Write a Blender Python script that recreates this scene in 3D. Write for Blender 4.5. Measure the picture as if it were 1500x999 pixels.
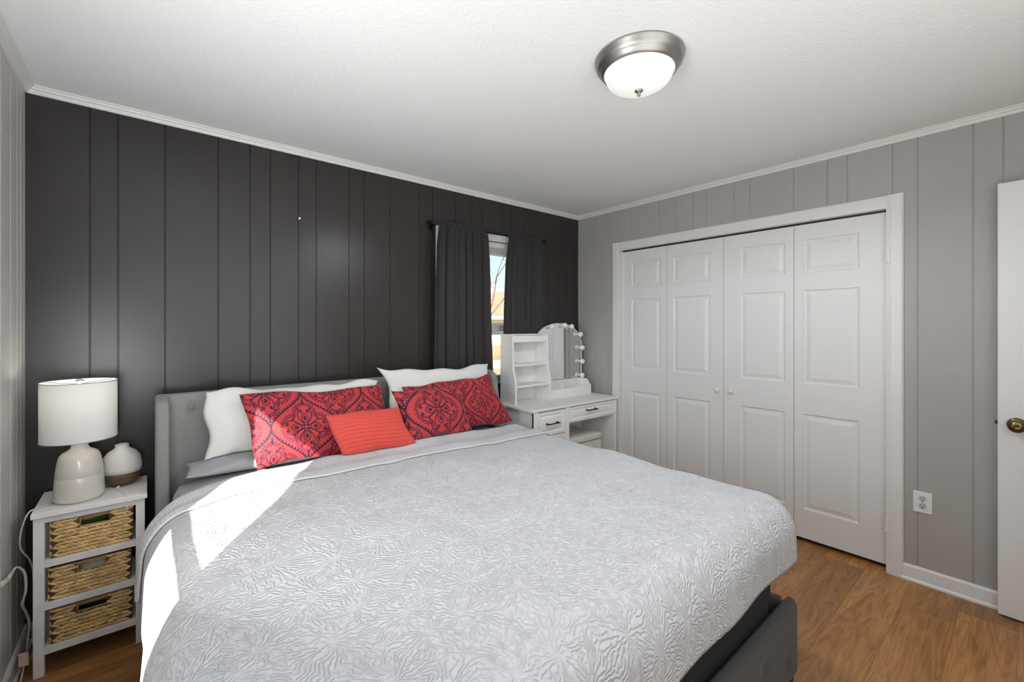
import bpy, bmesh, math, random
import numpy as np
from mathutils import Vector, Matrix
PI = math.pi
R = math.radians
random.seed(7)
RNG = np.random.default_rng(11)
for _o in list(bpy.data.objects):
    bpy.data.objects.remove(_o)
SC = bpy.context.scene
COL = SC.collection

# ------------------------------------------------------------------ camera, world, sun, lights, exposure
SC.view_settings.view_transform = 'Standard'
SC.view_settings.look = 'None'
SC.view_settings.gamma = 1.0
SC.view_settings.use_curve_mapping = False
SC.view_settings.exposure = 0.0

cd = bpy.data.cameras.new('camera')
cam = bpy.data.objects.new('camera', cd)
COL.objects.link(cam)
cam.location = (0, 0, 1.38)
cam.rotation_euler = (R(90), 0, -R(39.955))
cd.sensor_width = 36.0
cd.lens = 641.0 / 1500.0 * 36.0
cd.shift_y = -22.5 / 1500.0
cd.clip_start = 0.02
cd.clip_end = 400
SC.camera = cam

W = bpy.data.worlds.new('world')
SC.world = W
W.use_nodes = True
wn = W.node_tree
for n in list(wn.nodes):
    wn.nodes.remove(n)
sky = wn.nodes.new('ShaderNodeTexSky')
sky.sky_type = 'NISHITA'
sky.sun_disc = False
sky.sun_elevation = R(28.7)
sky.sun_rotation = R(213)
sky.air_density = 1.0
sky.dust_density = 1.5
bg = wn.nodes.new('ShaderNodeBackground')
bg.inputs['Strength'].default_value = 0.2
wo = wn.nodes.new('ShaderNodeOutputWorld')
wn.links.new(sky.outputs[0], bg.inputs[0])
wn.links.new(bg.outputs[0], wo.inputs[0])

SUN_DIR = Vector((0.55, 0.835, -0.547)).normalized()
sd = bpy.data.lights.new('sun', 'SUN')
sd.energy = 15.0
sd.angle = R(0.55)
sd.color = (1.0, 0.955, 0.89)
so = bpy.data.objects.new('sun', sd)
so.rotation_euler = SUN_DIR.to_track_quat('-Z', 'Y').to_euler()
so.location = (-4, -5, 6)
COL.objects.link(so)


def area(name, loc, aim, sx, sy, power, color):
    d = bpy.data.lights.new(name, 'AREA')
    d.shape = 'RECTANGLE'
    d.size = sx
    d.size_y = sy
    d.energy = power
    d.color = color
    o = bpy.data.objects.new(name, d)
    o.location = loc
    o.rotation_euler = (Vector(aim) - Vector(loc)).to_track_quat('-Z', 'Y').to_euler()
    COL.objects.link(o)
    return o


area('window_daylight', (-0.37, 0.9, 1.3), (0.6, 1.5, 2.4), 0.55, 1.1, 23.0, (0.92, 0.96, 1.0))
area('room_fill', (0.75, -0.68, 1.45), (0.75, 2.4, 1.2), 2.1, 1.8, 18.0, (0.95, 0.975, 1.0))
area('ceiling_fill', (0.65, -0.1, 0.95), (0.65, 0.2, 2.4), 2.0, 1.0, 15.0, (1.0, 0.985, 0.955))  # added out-of-view area light facing up to brighten the ceiling, no fixture there


# ------------------------------------------------------------------ node and material helpers
class NT:
    def __init__(self, name):
        self.m = bpy.data.materials.new(name)
        self.m.use_nodes = True
        self.t = self.m.node_tree
        self.b = self.t.nodes['Principled BSDF']
        self.out = self.t.nodes['Material Output']

    def n(self, kind, **kw):
        nd = self.t.nodes.new('ShaderNode' + kind)
        for k, v in kw.items():
            setattr(nd, k, v)
        return nd

    def link(self, a, b):
        self.t.links.new(a, b)

    def put(self, sock, v):
        if isinstance(v, bpy.types.NodeSocket):
            self.link(v, sock)
        else:
            sock.default_value = v

    def math(self, op, a, b=None, c=None):
        nd = self.n('Math', operation=op)
        self.put(nd.inputs[0], a)
        if b is not None:
            self.put(nd.inputs[1], b)
        if c is not None:
            self.put(nd.inputs[2], c)
        return nd.outputs[0]

    def vmath(self, op, a, b=None):
        nd = self.n('VectorMath', operation=op)
        self.put(nd.inputs[0], a)
        if b is not None:
            if op == 'SCALE':
                self.put(nd.inputs['Scale'], b)
            else:
                self.put(nd.inputs[1], b)
        return nd.outputs['Value'] if op in ('LENGTH', 'DOT_PRODUCT', 'DISTANCE') else nd.outputs['Vector']

    def pos(self):
        return self.n('NewGeometry').outputs['Position']

    def obj(self):
        return self.n('TexCoord').outputs['Object']

    def uv(self):
        return self.n('TexCoord').outputs['UV']

    def noise(self, vec, scale=5.0, detail=3.0, rough=0.5, dist=0.0, out='Fac'):
        nd = self.n('TexNoise')
        self.link(vec, nd.inputs['Vector'])
        nd.inputs['Scale'].default_value = scale
        nd.inputs['Detail'].default_value = detail
        nd.inputs['Roughness'].default_value = rough
        nd.inputs['Distortion'].default_value = dist
        return nd.outputs[0] if out == 'Fac' else nd.outputs['Color']

    def ramp(self, fac, stops):
        nd = self.n('ValToRGB')
        self.link(fac, nd.inputs[0])
        cr = nd.color_ramp
        while len(cr.elements) < len(stops):
            cr.elements.new(0.5)
        for e, (p, c) in zip(cr.elements, stops):
            e.position = p
            e.color = (c[0], c[1], c[2], 1) if not isinstance(c, (int, float)) else (c, c, c, 1)
        return nd.outputs[0]

    def mix(self, fac, a, b, mode='MIX'):
        nd = self.n('MixRGB', blend_type=mode)
        self.put(nd.inputs[0], fac)
        self.put(nd.inputs[1], a if isinstance(a, bpy.types.NodeSocket) else (*a, 1))
        self.put(nd.inputs[2], b if isinstance(b, bpy.types.NodeSocket) else (*b, 1))
        return nd.outputs[0]

    def bump(self, h, strength=0.3, dist=0.002, prev=None):
        nd = self.n('Bump')
        nd.inputs['Strength'].default_value = strength
        nd.inputs['Distance'].default_value = dist
        self.link(h, nd.inputs['Height'])
        if prev is not None:
            self.link(prev, nd.inputs['Normal'])
        self.link(nd.outputs[0], self.b.inputs['Normal'])
        return nd.outputs[0]

    def set(self, base=None, rough=None, metal=None, spec=None, **kw):
        if base is not None:
            self.put(self.b.inputs['Base Color'], base if isinstance(base, bpy.types.NodeSocket) else (*base, 1))
        if rough is not None:
            self.put(self.b.inputs['Roughness'], rough)
        if metal is not None:
            self.b.inputs['Metallic'].default_value = metal
        if spec is not None:
            self.b.inputs['Specular IOR Level'].default_value = spec
        for k, v in kw.items():
            self.put(self.b.inputs[k], v)
        return self


def srgb(r, g, b):
    f = lambda c: (c / 255 / 12.92) if c / 255 <= 0.04045 else ((c / 255 + 0.055) / 1.055) ** 2.4
    return (f(r), f(g), f(b))


def plain(name, col, rough=0.5, metal=0.0, spec=0.5, var=0.0, nscale=20, bump=0.0, bscale=60, bdist=0.001, **kw):
    t = NT(name)
    t.set(col, rough, metal, spec, **kw)
    p = t.obj()
    if var:
        f = t.noise(p, nscale, 4)
        dark = tuple(c * (1 - var) for c in col)
        lite = tuple(min(1, c * (1 + var)) for c in col)
        t.set(t.ramp(f, [(0.3, dark), (0.7, lite)]))
    if bump:
        t.bump(t.noise(p, bscale, 3), bump, bdist)
    return t.m


def fabric(name, col, var=0.12, weave=420, rough=0.9, bump=0.25, heather=0.0, big=0.0):
    t = NT(name)
    p = t.obj()
    f = t.noise(p, weave, 2)
    dark = tuple(c * (1 - var) for c in col)
    lite = tuple(min(1, c * (1 + var)) for c in col)
    c = t.ramp(f, [(0.3, dark), (0.7, lite)])
    if heather:
        f2 = t.noise(p, 90, 4, 0.7)
        c = t.mix(t.math('MULTIPLY', f2, heather), c, tuple(x * 1.6 for x in col))
    t.set(c, rough, 0, 0.2)
    t.b.inputs['Sheen Weight'].default_value = 0.15
    nb = t.bump(f, bump, 0.0008)
    if big:
        t.bump(t.noise(p, 26, 3), big, 0.004, nb)
    return t.m


def mat_panel_wall(name, col, rough, spec, var, bdist=0.0006, bscale=70, coat=0.0):
    t = NT(name)
    p = t.pos()
    f = t.noise(p, 2.2, 3)
    c = t.ramp(f, [(0.3, tuple(x * (1 - var) for x in col)), (0.7, tuple(x * (1 + var) for x in col))])
    t.set(c, rough, 0, spec)
    t.bump(t.noise(p, bscale, 4, 0.6), 0.35, bdist)
    if coat:
        t.b.inputs['Coat Weight'].default_value = coat
        t.b.inputs['Coat Roughness'].default_value = 0.28
    return t.m


M = {}
M['black_wall'] = mat_panel_wall('charcoal_paint', (0.031, 0.0270, 0.0250), 0.30, 0.5, 0.06)
M['grey_wall'] = mat_panel_wall('warm_grey_paint', (0.405, 0.394, 0.378), 0.55, 0.35, 0.03)
M['pale_wall'] = mat_panel_wall('pale_grey_paint', (0.58, 0.565, 0.535), 0.5, 0.35, 0.03)
M['trim'] = plain('white_trim_paint', (0.76, 0.755, 0.74), 0.38, bump=0.1, bscale=40, bdist=0.0006)
M['door'] = plain('white_door_paint', (0.76, 0.765, 0.765), 0.42, bump=0.12, bscale=110, bdist=0.0004)


def mat_ceiling():
    t = NT('textured_ceiling_paint')
    p = t.pos()
    t.set((0.85, 0.86, 0.85), 0.9, 0, 0.2)
    f = t.noise(p, 75, 4, 0.65)
    t.bump(t.ramp(f, [(0.42, 0.0), (0.62, 1.0)]), 0.30, 0.004)
    return t.m


M['ceiling'] = mat_ceiling()


def mat_floor():
    t = NT('oak_laminate')
    p = t.pos()
    sx = t.n('SeparateXYZ')
    t.link(p, sx.inputs[0])
    x, y = sx.outputs[0], sx.outputs[1]
    row = t.math('FLOOR', t.math('DIVIDE', t.math('SUBTRACT', y, 0.0445), 0.19))
    wn_ = t.n('TexWhiteNoise', noise_dimensions='1D')
    t.link(row, wn_.inputs['W'])
    xo = t.math('ADD', x, t.math('MULTIPLY', wn_.outputs['Value'], 5.3))
    colm = t.math('FLOOR', t.math('DIVIDE', xo, 1.22))
    wn2 = t.n('TexWhiteNoise', noise_dimensions='2D')
    cb = t.n('CombineXYZ')
    t.link(row, cb.inputs[0]); t.link(colm, cb.inputs[1])
    t.link(cb.outputs[0], wn2.inputs['Vector'])
    rnd = wn2.outputs['Value']
    # stretched grain, shifted per plank
    gv = t.n('CombineXYZ')
    t.link(t.math('ADD', t.math('MULTIPLY', x, 1.0), t.math('MULTIPLY', rnd, 37.0)), gv.inputs[0])
    t.link(t.math('MULTIPLY', y, 7.5), gv.inputs[1])
    t.link(t.math('MULTIPLY', rnd, 11.0), gv.inputs[2])
    g1 = t.noise(gv.outputs[0], 2.2, 5, 0.62, 0.9)
    cv = t.n('CombineXYZ')
    t.link(t.math('ADD', t.math('MULTIPLY', x, 0.75), t.math('MULTIPLY', rnd, 19.0)), cv.inputs[0])
    t.link(t.math('MULTIPLY', y, 5.5), cv.inputs[1])
    g2 = t.noise(cv.outputs[0], 1.7, 2, 0.5, 0.6)
    rings = t.math('SINE', t.math('MULTIPLY', g2, 80.0))
    rings = t.math('MULTIPLY_ADD', rings, 0.5, 0.5)
    fv = t.n('CombineXYZ')
    t.link(t.math('MULTIPLY', x, 6.0), fv.inputs[0])
    t.link(t.math('MULTIPLY', y, 190.0), fv.inputs[1])
    fine = t.noise(fv.outputs[0], 1.0, 2, 0.5)
    c = t.ramp(g1, [(0.28, (0.15, 0.068, 0.022)), (0.5, (0.31, 0.155, 0.058)), (0.72, (0.45, 0.245, 0.10))])
    c = t.mix(0.30, c, t.ramp(rings, [(0.0, (0.15, 0.07, 0.025)), (0.5, (0.36, 0.19, 0.075)), (1.0, (0.42, 0.23, 0.095))]))
    c = t.mix(0.22, c, t.ramp(fine, [(0.35, (0.12, 0.06, 0.022)), (0.6, (0.40, 0.21, 0.085))]))
    tone = t.math('MULTIPLY_ADD', rnd, 0.42, 0.80)
    c = t.vmath('SCALE', t.vmath('MULTIPLY', c, (1.22, 1.10, 0.95)), tone)
    # plank edges
    fy = t.math('FRACT', t.math('DIVIDE', t.math('SUBTRACT', y, 0.0445), 0.19))
    ey = t.math('LESS_THAN', fy, 0.012)
    fx = t.math('FRACT', t.math('DIVIDE', xo, 1.22))
    ex = t.math('LESS_THAN', fx, 0.0018)
    e = t.math('MAXIMUM', ey, ex)
    c = t.mix(t.math('MULTIPLY', e, 0.45), c, (0.07, 0.035, 0.014))
    t.set(c, t.math('MULTIPLY_ADD', g1, 0.2, 0.26), 0, 0.4)
    t.bump(t.math('SUBTRACT', fine, e), 0.10, 0.001)
    return t.m


M['floor'] = mat_floor()


def mat_quilt():
    t = NT('white_matelasse_quilt')
    uv = t.uv()
    wob = t.noise(uv, 9.0, 2, 0.5, 0.0, 'Color')
    wob = t.vmath('SCALE', t.vmath('SUBTRACT', wob, (0.5, 0.5, 0.5)), 0.05)
    wob2 = t.noise(uv, 34.0, 2, 0.5, 0.0, 'Color')
    wob2 = t.vmath('SCALE', t.vmath('SUBTRACT', wob2, (0.5, 0.5, 0.5)), 0.022)
    p = t.vmath('SCALE', t.vmath('ADD', t.vmath('ADD', uv, wob), wob2), 8.0)
    vo = t.n('TexVoronoi', voronoi_dimensions='2D', feature='F1')
    vo.inputs['Scale'].default_value = 1.0
    vo.inputs['Randomness'].default_value = 0.85
    t.link(p, vo.inputs['Vector'])
    d = t.vmath('SUBTRACT', p, vo.outputs['Position'])
    s = t.n('SeparateXYZ')
    t.link(d, s.inputs[0])
    ang = t.math('ARCTAN2', s.outputs[1], s.outputs[0])
    r = t.math('MAXIMUM', vo.outputs['Distance'], 0.11)
    k = t.math('FLOOR', t.math('LOGARITHM', t.math('DIVIDE', r, 0.11), 2.0))
    nn = t.math('MULTIPLY', t.math('POWER', 2.0, k), 11.0)
    wig = t.noise(uv, 42.0, 1, 0.5)
    h = t.math('SINE', t.math('ADD', t.math('MULTIPLY', ang, nn), t.math('MULTIPLY', wig, 11.0)))
    h = t.math('MULTIPLY_ADD', h, 0.5, 0.5)
    h = t.math('POWER', h, 0.75)
    soft = t.noise(uv, 60.0, 3)
    core = t.n('MapRange')
    t.link(vo.outputs['Distance'], core.inputs[0])
    core.inputs[1].default_value = 0.02; core.inputs[2].default_value = 0.16
    h = t.math('MULTIPLY', h, core.outputs[0])
    hh = t.math('ADD', h, t.math('MULTIPLY', soft, 0.5))
    t.set((0.595, 0.60, 0.63), 0.85, 0, 0.2)
    t.b.inputs['Sheen Weight'].default_value = 0.1
    t.bump(hh, 0.70, 0.0046)
    return t.m


M['quilt'] = mat_quilt()


def mat_cuff():
    t = NT('white_quilt_underside')
    uv = t.uv()
    s = t.n('SeparateXYZ')
    t.link(uv, s.inputs[0])
    ribs = t.math('SINE', t.math('ADD', t.math('MULTIPLY', s.outputs[0], 420.0), t.math('MULTIPLY', t.noise(uv, 14, 2), 18.0)))
    t.set((0.575, 0.58, 0.60), 0.9, 0, 0.15)
    t.bump(t.math('ADD', ribs, t.noise(uv, 40, 3)), 0.28, 0.0022)
    return t.m


M['cuff'] = mat_cuff()
M['sheet'] = fabric('grey_cotton_sheet', (0.36, 0.37, 0.39), 0.05, 300, 0.85, 0.1, big=0.15)
M['white_pillow'] = fabric('white_quilted_pillowcase', (0.66, 0.67, 0.65), 0.02, 200, 0.85, 0.15, big=0.5)
M['bed_fabric'] = fabric('charcoal_linen_upholstery', (0.082, 0.080, 0.080), 0.28, 480, 0.92, 0.4, heather=0.35)
M['head_fabric'] = fabric('bounce_lit_linen_upholstery', (0.235, 0.235, 0.228), 0.25, 480, 0.92, 0.4, heather=0.3)  # lighter than the frame linen: sun bounce on the headboard put into the colour
M['black_fabric'] = fabric('black_knit_fabric', (0.012, 0.012, 0.014), 0.2, 300, 0.9, 0.2)
M['slate_fabric'] = fabric('slate_fabric', (0.030, 0.032, 0.040), 0.2, 300, 0.85, 0.2)
M['curtain'] = fabric('charcoal_blackout_curtain', (0.030, 0.027, 0.028), 0.06, 500, 0.62, 0.12)
M['coral'] = fabric('coral_satin', (0.60, 0.072, 0.055), 0.05, 300, 0.6, 0.1)
M['vanity'] = plain('white_laminate', (0.84, 0.845, 0.825), 0.45, bump=0.05, bscale=50)
M['stool'] = plain('cream_vinyl', (0.70, 0.68, 0.63), 0.5, bump=0.1, bscale=120, bdist=0.0004)
M['black_metal'] = plain('black_metal', (0.012, 0.012, 0.012), 0.4, 0.6)
M['nickel'] = plain('brushed_nickel', (0.40, 0.39, 0.37), 0.38, 1.0, bump=0.05, bscale=150, bdist=0.0003)
M['brass'] = plain('antique_brass', (0.20, 0.15, 0.075), 0.28, 1.0, var=0.35, nscale=30)
M['steel'] = plain('dark_steel', (0.05, 0.05, 0.05), 0.4, 1.0)
M['white_plastic'] = plain('white_plastic', (0.80, 0.80, 0.80), 0.35)
M['receptacle'] = plain('grey_white_plastic', (0.55, 0.55, 0.55), 0.4)
M['slot'] = plain('dark_slot', (0.02, 0.02, 0.02), 0.6)
M['ceramic'] = plain('cream_glazed_ceramic', (0.66, 0.62, 0.56), 0.14, var=0.03, nscale=8)
M['matte_white'] = plain('matte_white_ceramic', (0.74, 0.72, 0.68), 0.5)
M['cord'] = plain('white_cord', (0.55, 0.52, 0.47), 0.5)
M['pink_tag'] = plain('pink_paper', (0.70, 0.50, 0.44), 0.7)
M['green'] = plain('green_bottle', (0.05, 0.10, 0.02), 0.25)
M['cloth'] = fabric('white_cloth', (0.62, 0.62, 0.56), 0.05, 200)
M['dark_blue'] = plain('dark_plastic', (0.012, 0.02, 0.032), 0.3)
M['dark_cavity'] = plain('shaded_closet_interior', (0.10, 0.095, 0.09), 0.9)  # dark colour stands in for the shade inside the closet, seen at door gaps


def mat_wood(name, a, b, scale=9.0):
    t = NT(name)
    p = t.obj()
    mp = t.n('Mapping')
    t.link(p, mp.inputs[0])
    mp.inputs['Scale'].default_value = (1, 1, 9)
    f = t.noise(mp.outputs[0], scale, 5, 0.6, 0.8)
    t.set(t.ramp(f, [(0.3, a), (0.7, b)]), 0.45, 0, 0.3)
    t.bump(f, 0.1, 0.0006)
    return t.m


M['walnut'] = mat_wood('walnut_veneer', (0.075, 0.04, 0.024), (0.20, 0.115, 0.072))


def mat_whitewash():
    t = NT('white_painted_wood')
    p = t.obj()
    mp = t.n('Mapping')
    t.link(p, mp.inputs[0])
    mp.inputs['Scale'].default_value = (1, 8, 1)
    f = t.noise(mp.outputs[0], 14, 4, 0.6)
    t.set(t.ramp(f, [(0.25, (0.76, 0.755, 0.735)), (0.6, (0.86, 0.855, 0.84))]), 0.5, 0, 0.3)
    t.bump(f, 0.12, 0.0008)
    return t.m


M['white_wood'] = mat_whitewash()


def mat_attr(name, rough=0.75, weave=260, bump=0.2, gloss=0.2):
    t = NT(name)
    a = t.n('VertexColor')
    a.layer_name = 'pattern'
    f = t.noise(t.obj(), weave, 2)
    c = t.mix(0.35, a.outputs[0], t.vmath('SCALE', a.outputs[0], t.math('MULTIPLY_ADD', f, 0.8, 0.6)))
    t.set(c, rough, 0, gloss)
    t.b.inputs['Sheen Weight'].default_value = 0.25
    t.b.inputs['Sheen Roughness'].default_value = 0.4
    t.bump(f, bump, 0.0007)
    return t.m


M['damask'] = mat_attr('red_damask_print', 0.6)
M['wicker'] = mat_attr('woven_water_hyacinth', 0.6, 160, 0.35, 0.3)


def mat_glow(name, col, strength, base=(0.8, 0.8, 0.8), rough=0.3):
    t = NT(name)
    t.set(base, rough)
    t.b.inputs['Emission Color'].default_value = (*col, 1)
    t.b.inputs['Emission Strength'].default_value = strength
    return t.m


M['lamp_glass'] = mat_glow('frosted_lamp_glass', (1.0, 0.985, 0.955), 0.5, (0.6, 0.6, 0.59), 0.15)
M['bulb'] = plain('white_globe_bulb', (0.86, 0.86, 0.85), 0.2)


def mat_shade():
    t = NT('white_linen_shade')
    f = t.noise(t.obj(), 220, 2)
    t.set((0.85, 0.845, 0.83), 0.85, 0, 0.2)
    t.bump(f, 0.15, 0.0006)
    tr = t.n('BsdfTranslucent')
    tr.inputs[0].default_value = (0.86, 0.85, 0.82, 1)
    mx = t.n('MixShader')
    mx.inputs[0].default_value = 0.35
    t.link(t.b.outputs[0], mx.inputs[1])
    t.link(tr.outputs[0], mx.inputs[2])
    t.link(mx.outputs[0], t.out.inputs[0])
    return t.m


M['shade'] = mat_shade()


def mat_glass():
    t = NT('window_glass')
    tr = t.n('BsdfTransparent')
    gl = t.n('BsdfGlossy')
    gl.inputs['Roughness'].default_value = 0.02
    mx = t.n('MixShader')
    mx.inputs[0].default_value = 0.05
    t.link(tr.outputs[0], mx.inputs[1])
    t.link(gl.outputs[0], mx.inputs[2])
    t.link(mx.outputs[0], t.out.inputs[0])
    return t.m


M['glass'] = mat_glass()
M['mirror'] = plain('mirror_silver', (0.86, 0.87, 0.87), 0.02, 1.0)
M['finial_glass'] = plain('clear_finial', (0.75, 0.75, 0.75), 0.12, 0.6)


# ------------------------------------------------------------------ mesh helpers
ORIGIN = {}


class MB:
    """collects polygons in world coordinates; build() links them as ONE mesh object"""
    def __init__(self):
        self.v = []
        self.f = []
        self.uv = None
        self.col = None

    def add(self, vs, fs):
        o = len(self.v)
        self.v += [tuple(p) for p in vs]
        self.f += [tuple(i + o for i in q) for q in fs]
        return self

    def box(self, x0, x1, y0, y1, z0, z1):
        v = [(x0, y0, z0), (x1, y0, z0), (x1, y1, z0), (x0, y1, z0), (x0, y0, z1), (x1, y0, z1), (x1, y1, z1), (x0, y1, z1)]
        return self.add(v, [(0, 3, 2, 1), (4, 5, 6, 7), (0, 1, 5, 4), (1, 2, 6, 5), (2, 3, 7, 6), (3, 0, 4, 7)])

    def prism(self, poly, axis, a0, a1):
        """poly: 2-D outline in the two other axes, extruded along axis from a0 to a1"""
        def mk(p, a):
            if axis == 0: return (a, p[0], p[1])
            if axis == 1: return (p[0], a, p[1])
            return (p[0], p[1], a)
        n = len(poly)
        v = [mk(p, a0) for p in poly] + [mk(p, a1) for p in poly]
        f = [tuple(range(n))[::-1], tuple(range(n, 2 * n))]
        f += [(i, (i + 1) % n, n + (i + 1) % n, n + i) for i in range(n)]
        return self.add(v, f)

    def lathe(self, prof, c, seg=40, axis='z', cap=True):
        vs, fs = [], []
        for (r, h) in prof:
            for k in range(seg):
                a = 2 * PI * k / seg
                p = (r * math.cos(a), r * math.sin(a), h)
                if axis == 'x': p = (p[2], p[0], p[1])
                elif axis == 'y': p = (p[0], p[2], p[1])
                vs.append((c[0] + p[0], c[1] + p[1], c[2] + p[2]))
        n = len(prof)
        for i in range(n - 1):
            for k in range(seg):
                k2 = (k + 1) % seg
                fs.append((i * seg + k, i * seg + k2, (i + 1) * seg + k2, (i + 1) * seg + k))
        if cap:
            fs.append(tuple(range(seg))[::-1])
            fs.append(tuple(range((n - 1) * seg, n * seg)))
        return self.add(vs, fs)

    def tube(self, pts, r, seg=8, smooth=4):
        pts = [Vector(p) for p in pts]
        if smooth > 1 and len(pts) > 2:
            q = []
            for i in range(len(pts) - 1):
                p0 = pts[max(i - 1, 0)]; p1 = pts[i]; p2 = pts[i + 1]; p3 = pts[min(i + 2, len(pts) - 1)]
                for s in range(smooth):
                    t = s / smooth
                    q.append(0.5 * ((2 * p1) + (p2 - p0) * t + (2 * p0 - 5 * p1 + 4 * p2 - p3) * t * t + (3 * p1 - p0 - 3 * p2 + p3) * t ** 3))
            q.append(pts[-1])
            pts = q
        rad = r if callable(r) else (lambda t: r)
        vs, fs = [], []
        n = len(pts)
        up = Vector((0.13, 0.21, 0.97)).normalized()
        for i, p in enumerate(pts):
            d = (pts[min(i + 1, n - 1)] - pts[max(i - 1, 0)]).normalized()
            a = d.cross(up)
            if a.length < 1e-3: a = d.cross(Vector((1, 0, 0)))
            a.normalize()
            b = d.cross(a)
            rr = rad(i / (n - 1))
            for k in range(seg):
                t = 2 * PI * k / seg
                vs.append(p + a * rr * math.cos(t) + b * rr * math.sin(t))
        for i in range(n - 1):
            for k in range(seg):
                k2 = (k + 1) % seg
                fs.append((i * seg + k, i * seg + k2, (i + 1) * seg + k2, (i + 1) * seg + k))
        fs.append(tuple(range(seg))[::-1])
        fs.append(tuple(range((n - 1) * seg, n * seg)))
        return self.add(vs, fs)

    def grid(self, P, flip=False):
        """P: (n,m,3) array of points"""
        n, m = P.shape[:2]
        o = len(self.v)
        self.v += [tuple(p) for p in P.reshape(-1, 3).tolist()]
        for i in range(n - 1):
            for j in range(m - 1):
                a = o + i * m + j
                q = (a, a + 1, a + m + 1, a + m)
                self.f.append(q[::-1] if flip else q)
        return self

    def build(self, name, mat, parent=None, smooth=False, bevel=0.0, origin=None, bseg=2, angle=40, thick=0.0, recalc=True):
        V = np.array(self.v, dtype=float)
        if origin is None:
            lo, hi = V.min(0), V.max(0)
            origin = ((lo[0] + hi[0]) / 2, (lo[1] + hi[1]) / 2, lo[2])
        me = bpy.data.meshes.new(name)
        me.from_pydata((V - np.array(origin)).tolist(), [], self.f)
        if recalc:
            bm = bmesh.new(); bm.from_mesh(me)
            bmesh.ops.recalc_face_normals(bm, faces=bm.faces)
            bm.to_mesh(me); bm.free()
        me.materials.append(mat)
        if self.uv is not None:
            l = me.uv_layers.new(name='UVMap')
            li = np.zeros(len(me.loops), dtype=np.int32)
            me.loops.foreach_get('vertex_index', li)
            l.data.foreach_set('uv', np.asarray(self.uv, dtype=np.float32)[li].ravel())
        if self.col is not None:
            a = me.color_attributes.new('pattern', 'FLOAT_COLOR', 'POINT')
            a.data.foreach_set('color', np.asarray(self.col, dtype=np.float32).ravel())
        if smooth:
            me.polygons.foreach_set('use_smooth', [True] * len(me.polygons))
        o = bpy.data.objects.new(name, me)
        COL.objects.link(o)
        po = ORIGIN[parent.name] if parent is not None else (0, 0, 0)
        if parent is not None:
            o.parent = parent
        o.location = tuple(origin[i] - po[i] for i in range(3))
        ORIGIN[o.name] = tuple(origin)
        if thick:
            md = o.modifiers.new('thickness', 'SOLIDIFY'); md.thickness = thick; md.offset = -1
        if bevel:
            md = o.modifiers.new('bevel', 'BEVEL'); md.width = bevel; md.segments = bseg; md.limit_method = 'ANGLE'; md.angle_limit = R(angle)
        if smooth and bevel:
            pass
        return o


def empty(name, loc):
    o = bpy.data.objects.new(name, None)
    o.empty_display_size = 0.1
    o.location = loc
    COL.objects.link(o)
    ORIGIN[o.name] = tuple(loc)
    return o


def tag(o, label, cat, group=None):
    o['label'] = label
    o['category'] = cat
    if group: o['group'] = group
    return o


def struct(o, label=None, cat=None):
    o['kind'] = 'structure'
    if label: o['label'] = label
    if cat: o['category'] = cat
    return o


def sines(x, y, n, fmin, fmax, seed):
    """vectorised soft noise from random plane waves, about -1..1"""
    g = np.random.default_rng(seed)
    s = np.zeros_like(x)
    for _ in range(n):
        a = g.uniform(0, 2 * PI); f = g.uniform(fmin, fmax); ph = g.uniform(0, 2 * PI)
        s += np.sin((x * math.cos(a) + y * math.sin(a)) * f * 2 * PI + ph)
    return s / math.sqrt(n) / 1.4


# ------------------------------------------------------------------ the room
XL, XR, YB, YF, ZC = -0.40, 3.185, 2.812, -0.72, 2.425


def groove_piece(mb, axis, sign, plane, a0, a1, z0, z1, grooves, back=0.09):
    """a wall piece whose face at `plane` carries V grooves; axis 'x': wall runs along x (face normal = -y), 'y': along y"""
    pts = [(a0, 0.0)]
    for g in sorted(grooves):
        if a0 + 0.006 < g < a1 - 0.006:
            pts += [(g - 0.0035, 0.0), (g - 0.0012, 0.004), (g + 0.0012, 0.004), (g + 0.0035, 0.0)]
    pts += [(a1, 0.0), (a1, back), (a0, back)]
    if axis == 'x':
        poly = [(p[0], plane + sign * p[1]) for p in pts]
    else:
        poly = [(plane + sign * p[1], p[0]) for p in pts]
    mb.prism(poly, 2, z0, z1)


GB = [-0.197, -0.1, 0.076, 0.299, 0.448, 0.548, 0.698, 0.798, 0.997, 1.096, 1.275, 1.495, 1.60, 1.80, 1.95, 2.05, 2.25, 2.35, 2.50, 2.66, 2.79, 2.95, 3.06]
GR = [2.60, 2.46, 2.31, 2.21, 2.06, 1.95, 1.806, 1.659, 1.561, 1.359, 1.255, 0.991, 0.81, 0.711, 0.507, 0.403, 0.197, 0.096, -0.05, -0.2, -0.31, -0.5]
GL = [2.72, 2.656, 2.547, 2.39, 2.24, 2.14, 1.95, 1.8, 1.65, 1.5, 1.35, 1.2, 1.0, 0.85, 0.7, 0.5, 0.35, 0.2, 0.0, -0.2, -0.4]

struct(MB().box(XL - 0.1, XR + 0.75, YF - 0.1, YB + 0.1, -0.06, 0.0).build('floor', M['floor']))
struct(MB().box(XL - 0.1, XR + 0.75, YF - 0.1, YB + 0.1, ZC, ZC + 0.08).build('ceiling', M['ceiling']))

# back wall with its window opening
BWX0, BWX1, BWZ0, BWZ1 = 1.66, 2.44, 0.93, 2.06
w = MB()
groove_piece(w, 'x', 1, YB, XL - 0.09, BWX0, 0, ZC, GB)
groove_piece(w, 'x', 1, YB, BWX1, XR, 0, ZC, GB)
groove_piece(w, 'x', 1, YB, BWX0, BWX1, 0, BWZ0, GB)
groove_piece(w, 'x', 1, YB, BWX0, BWX1, BWZ1, ZC, GB)
struct(w.build('wall_back', M['black_wall']))

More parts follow.
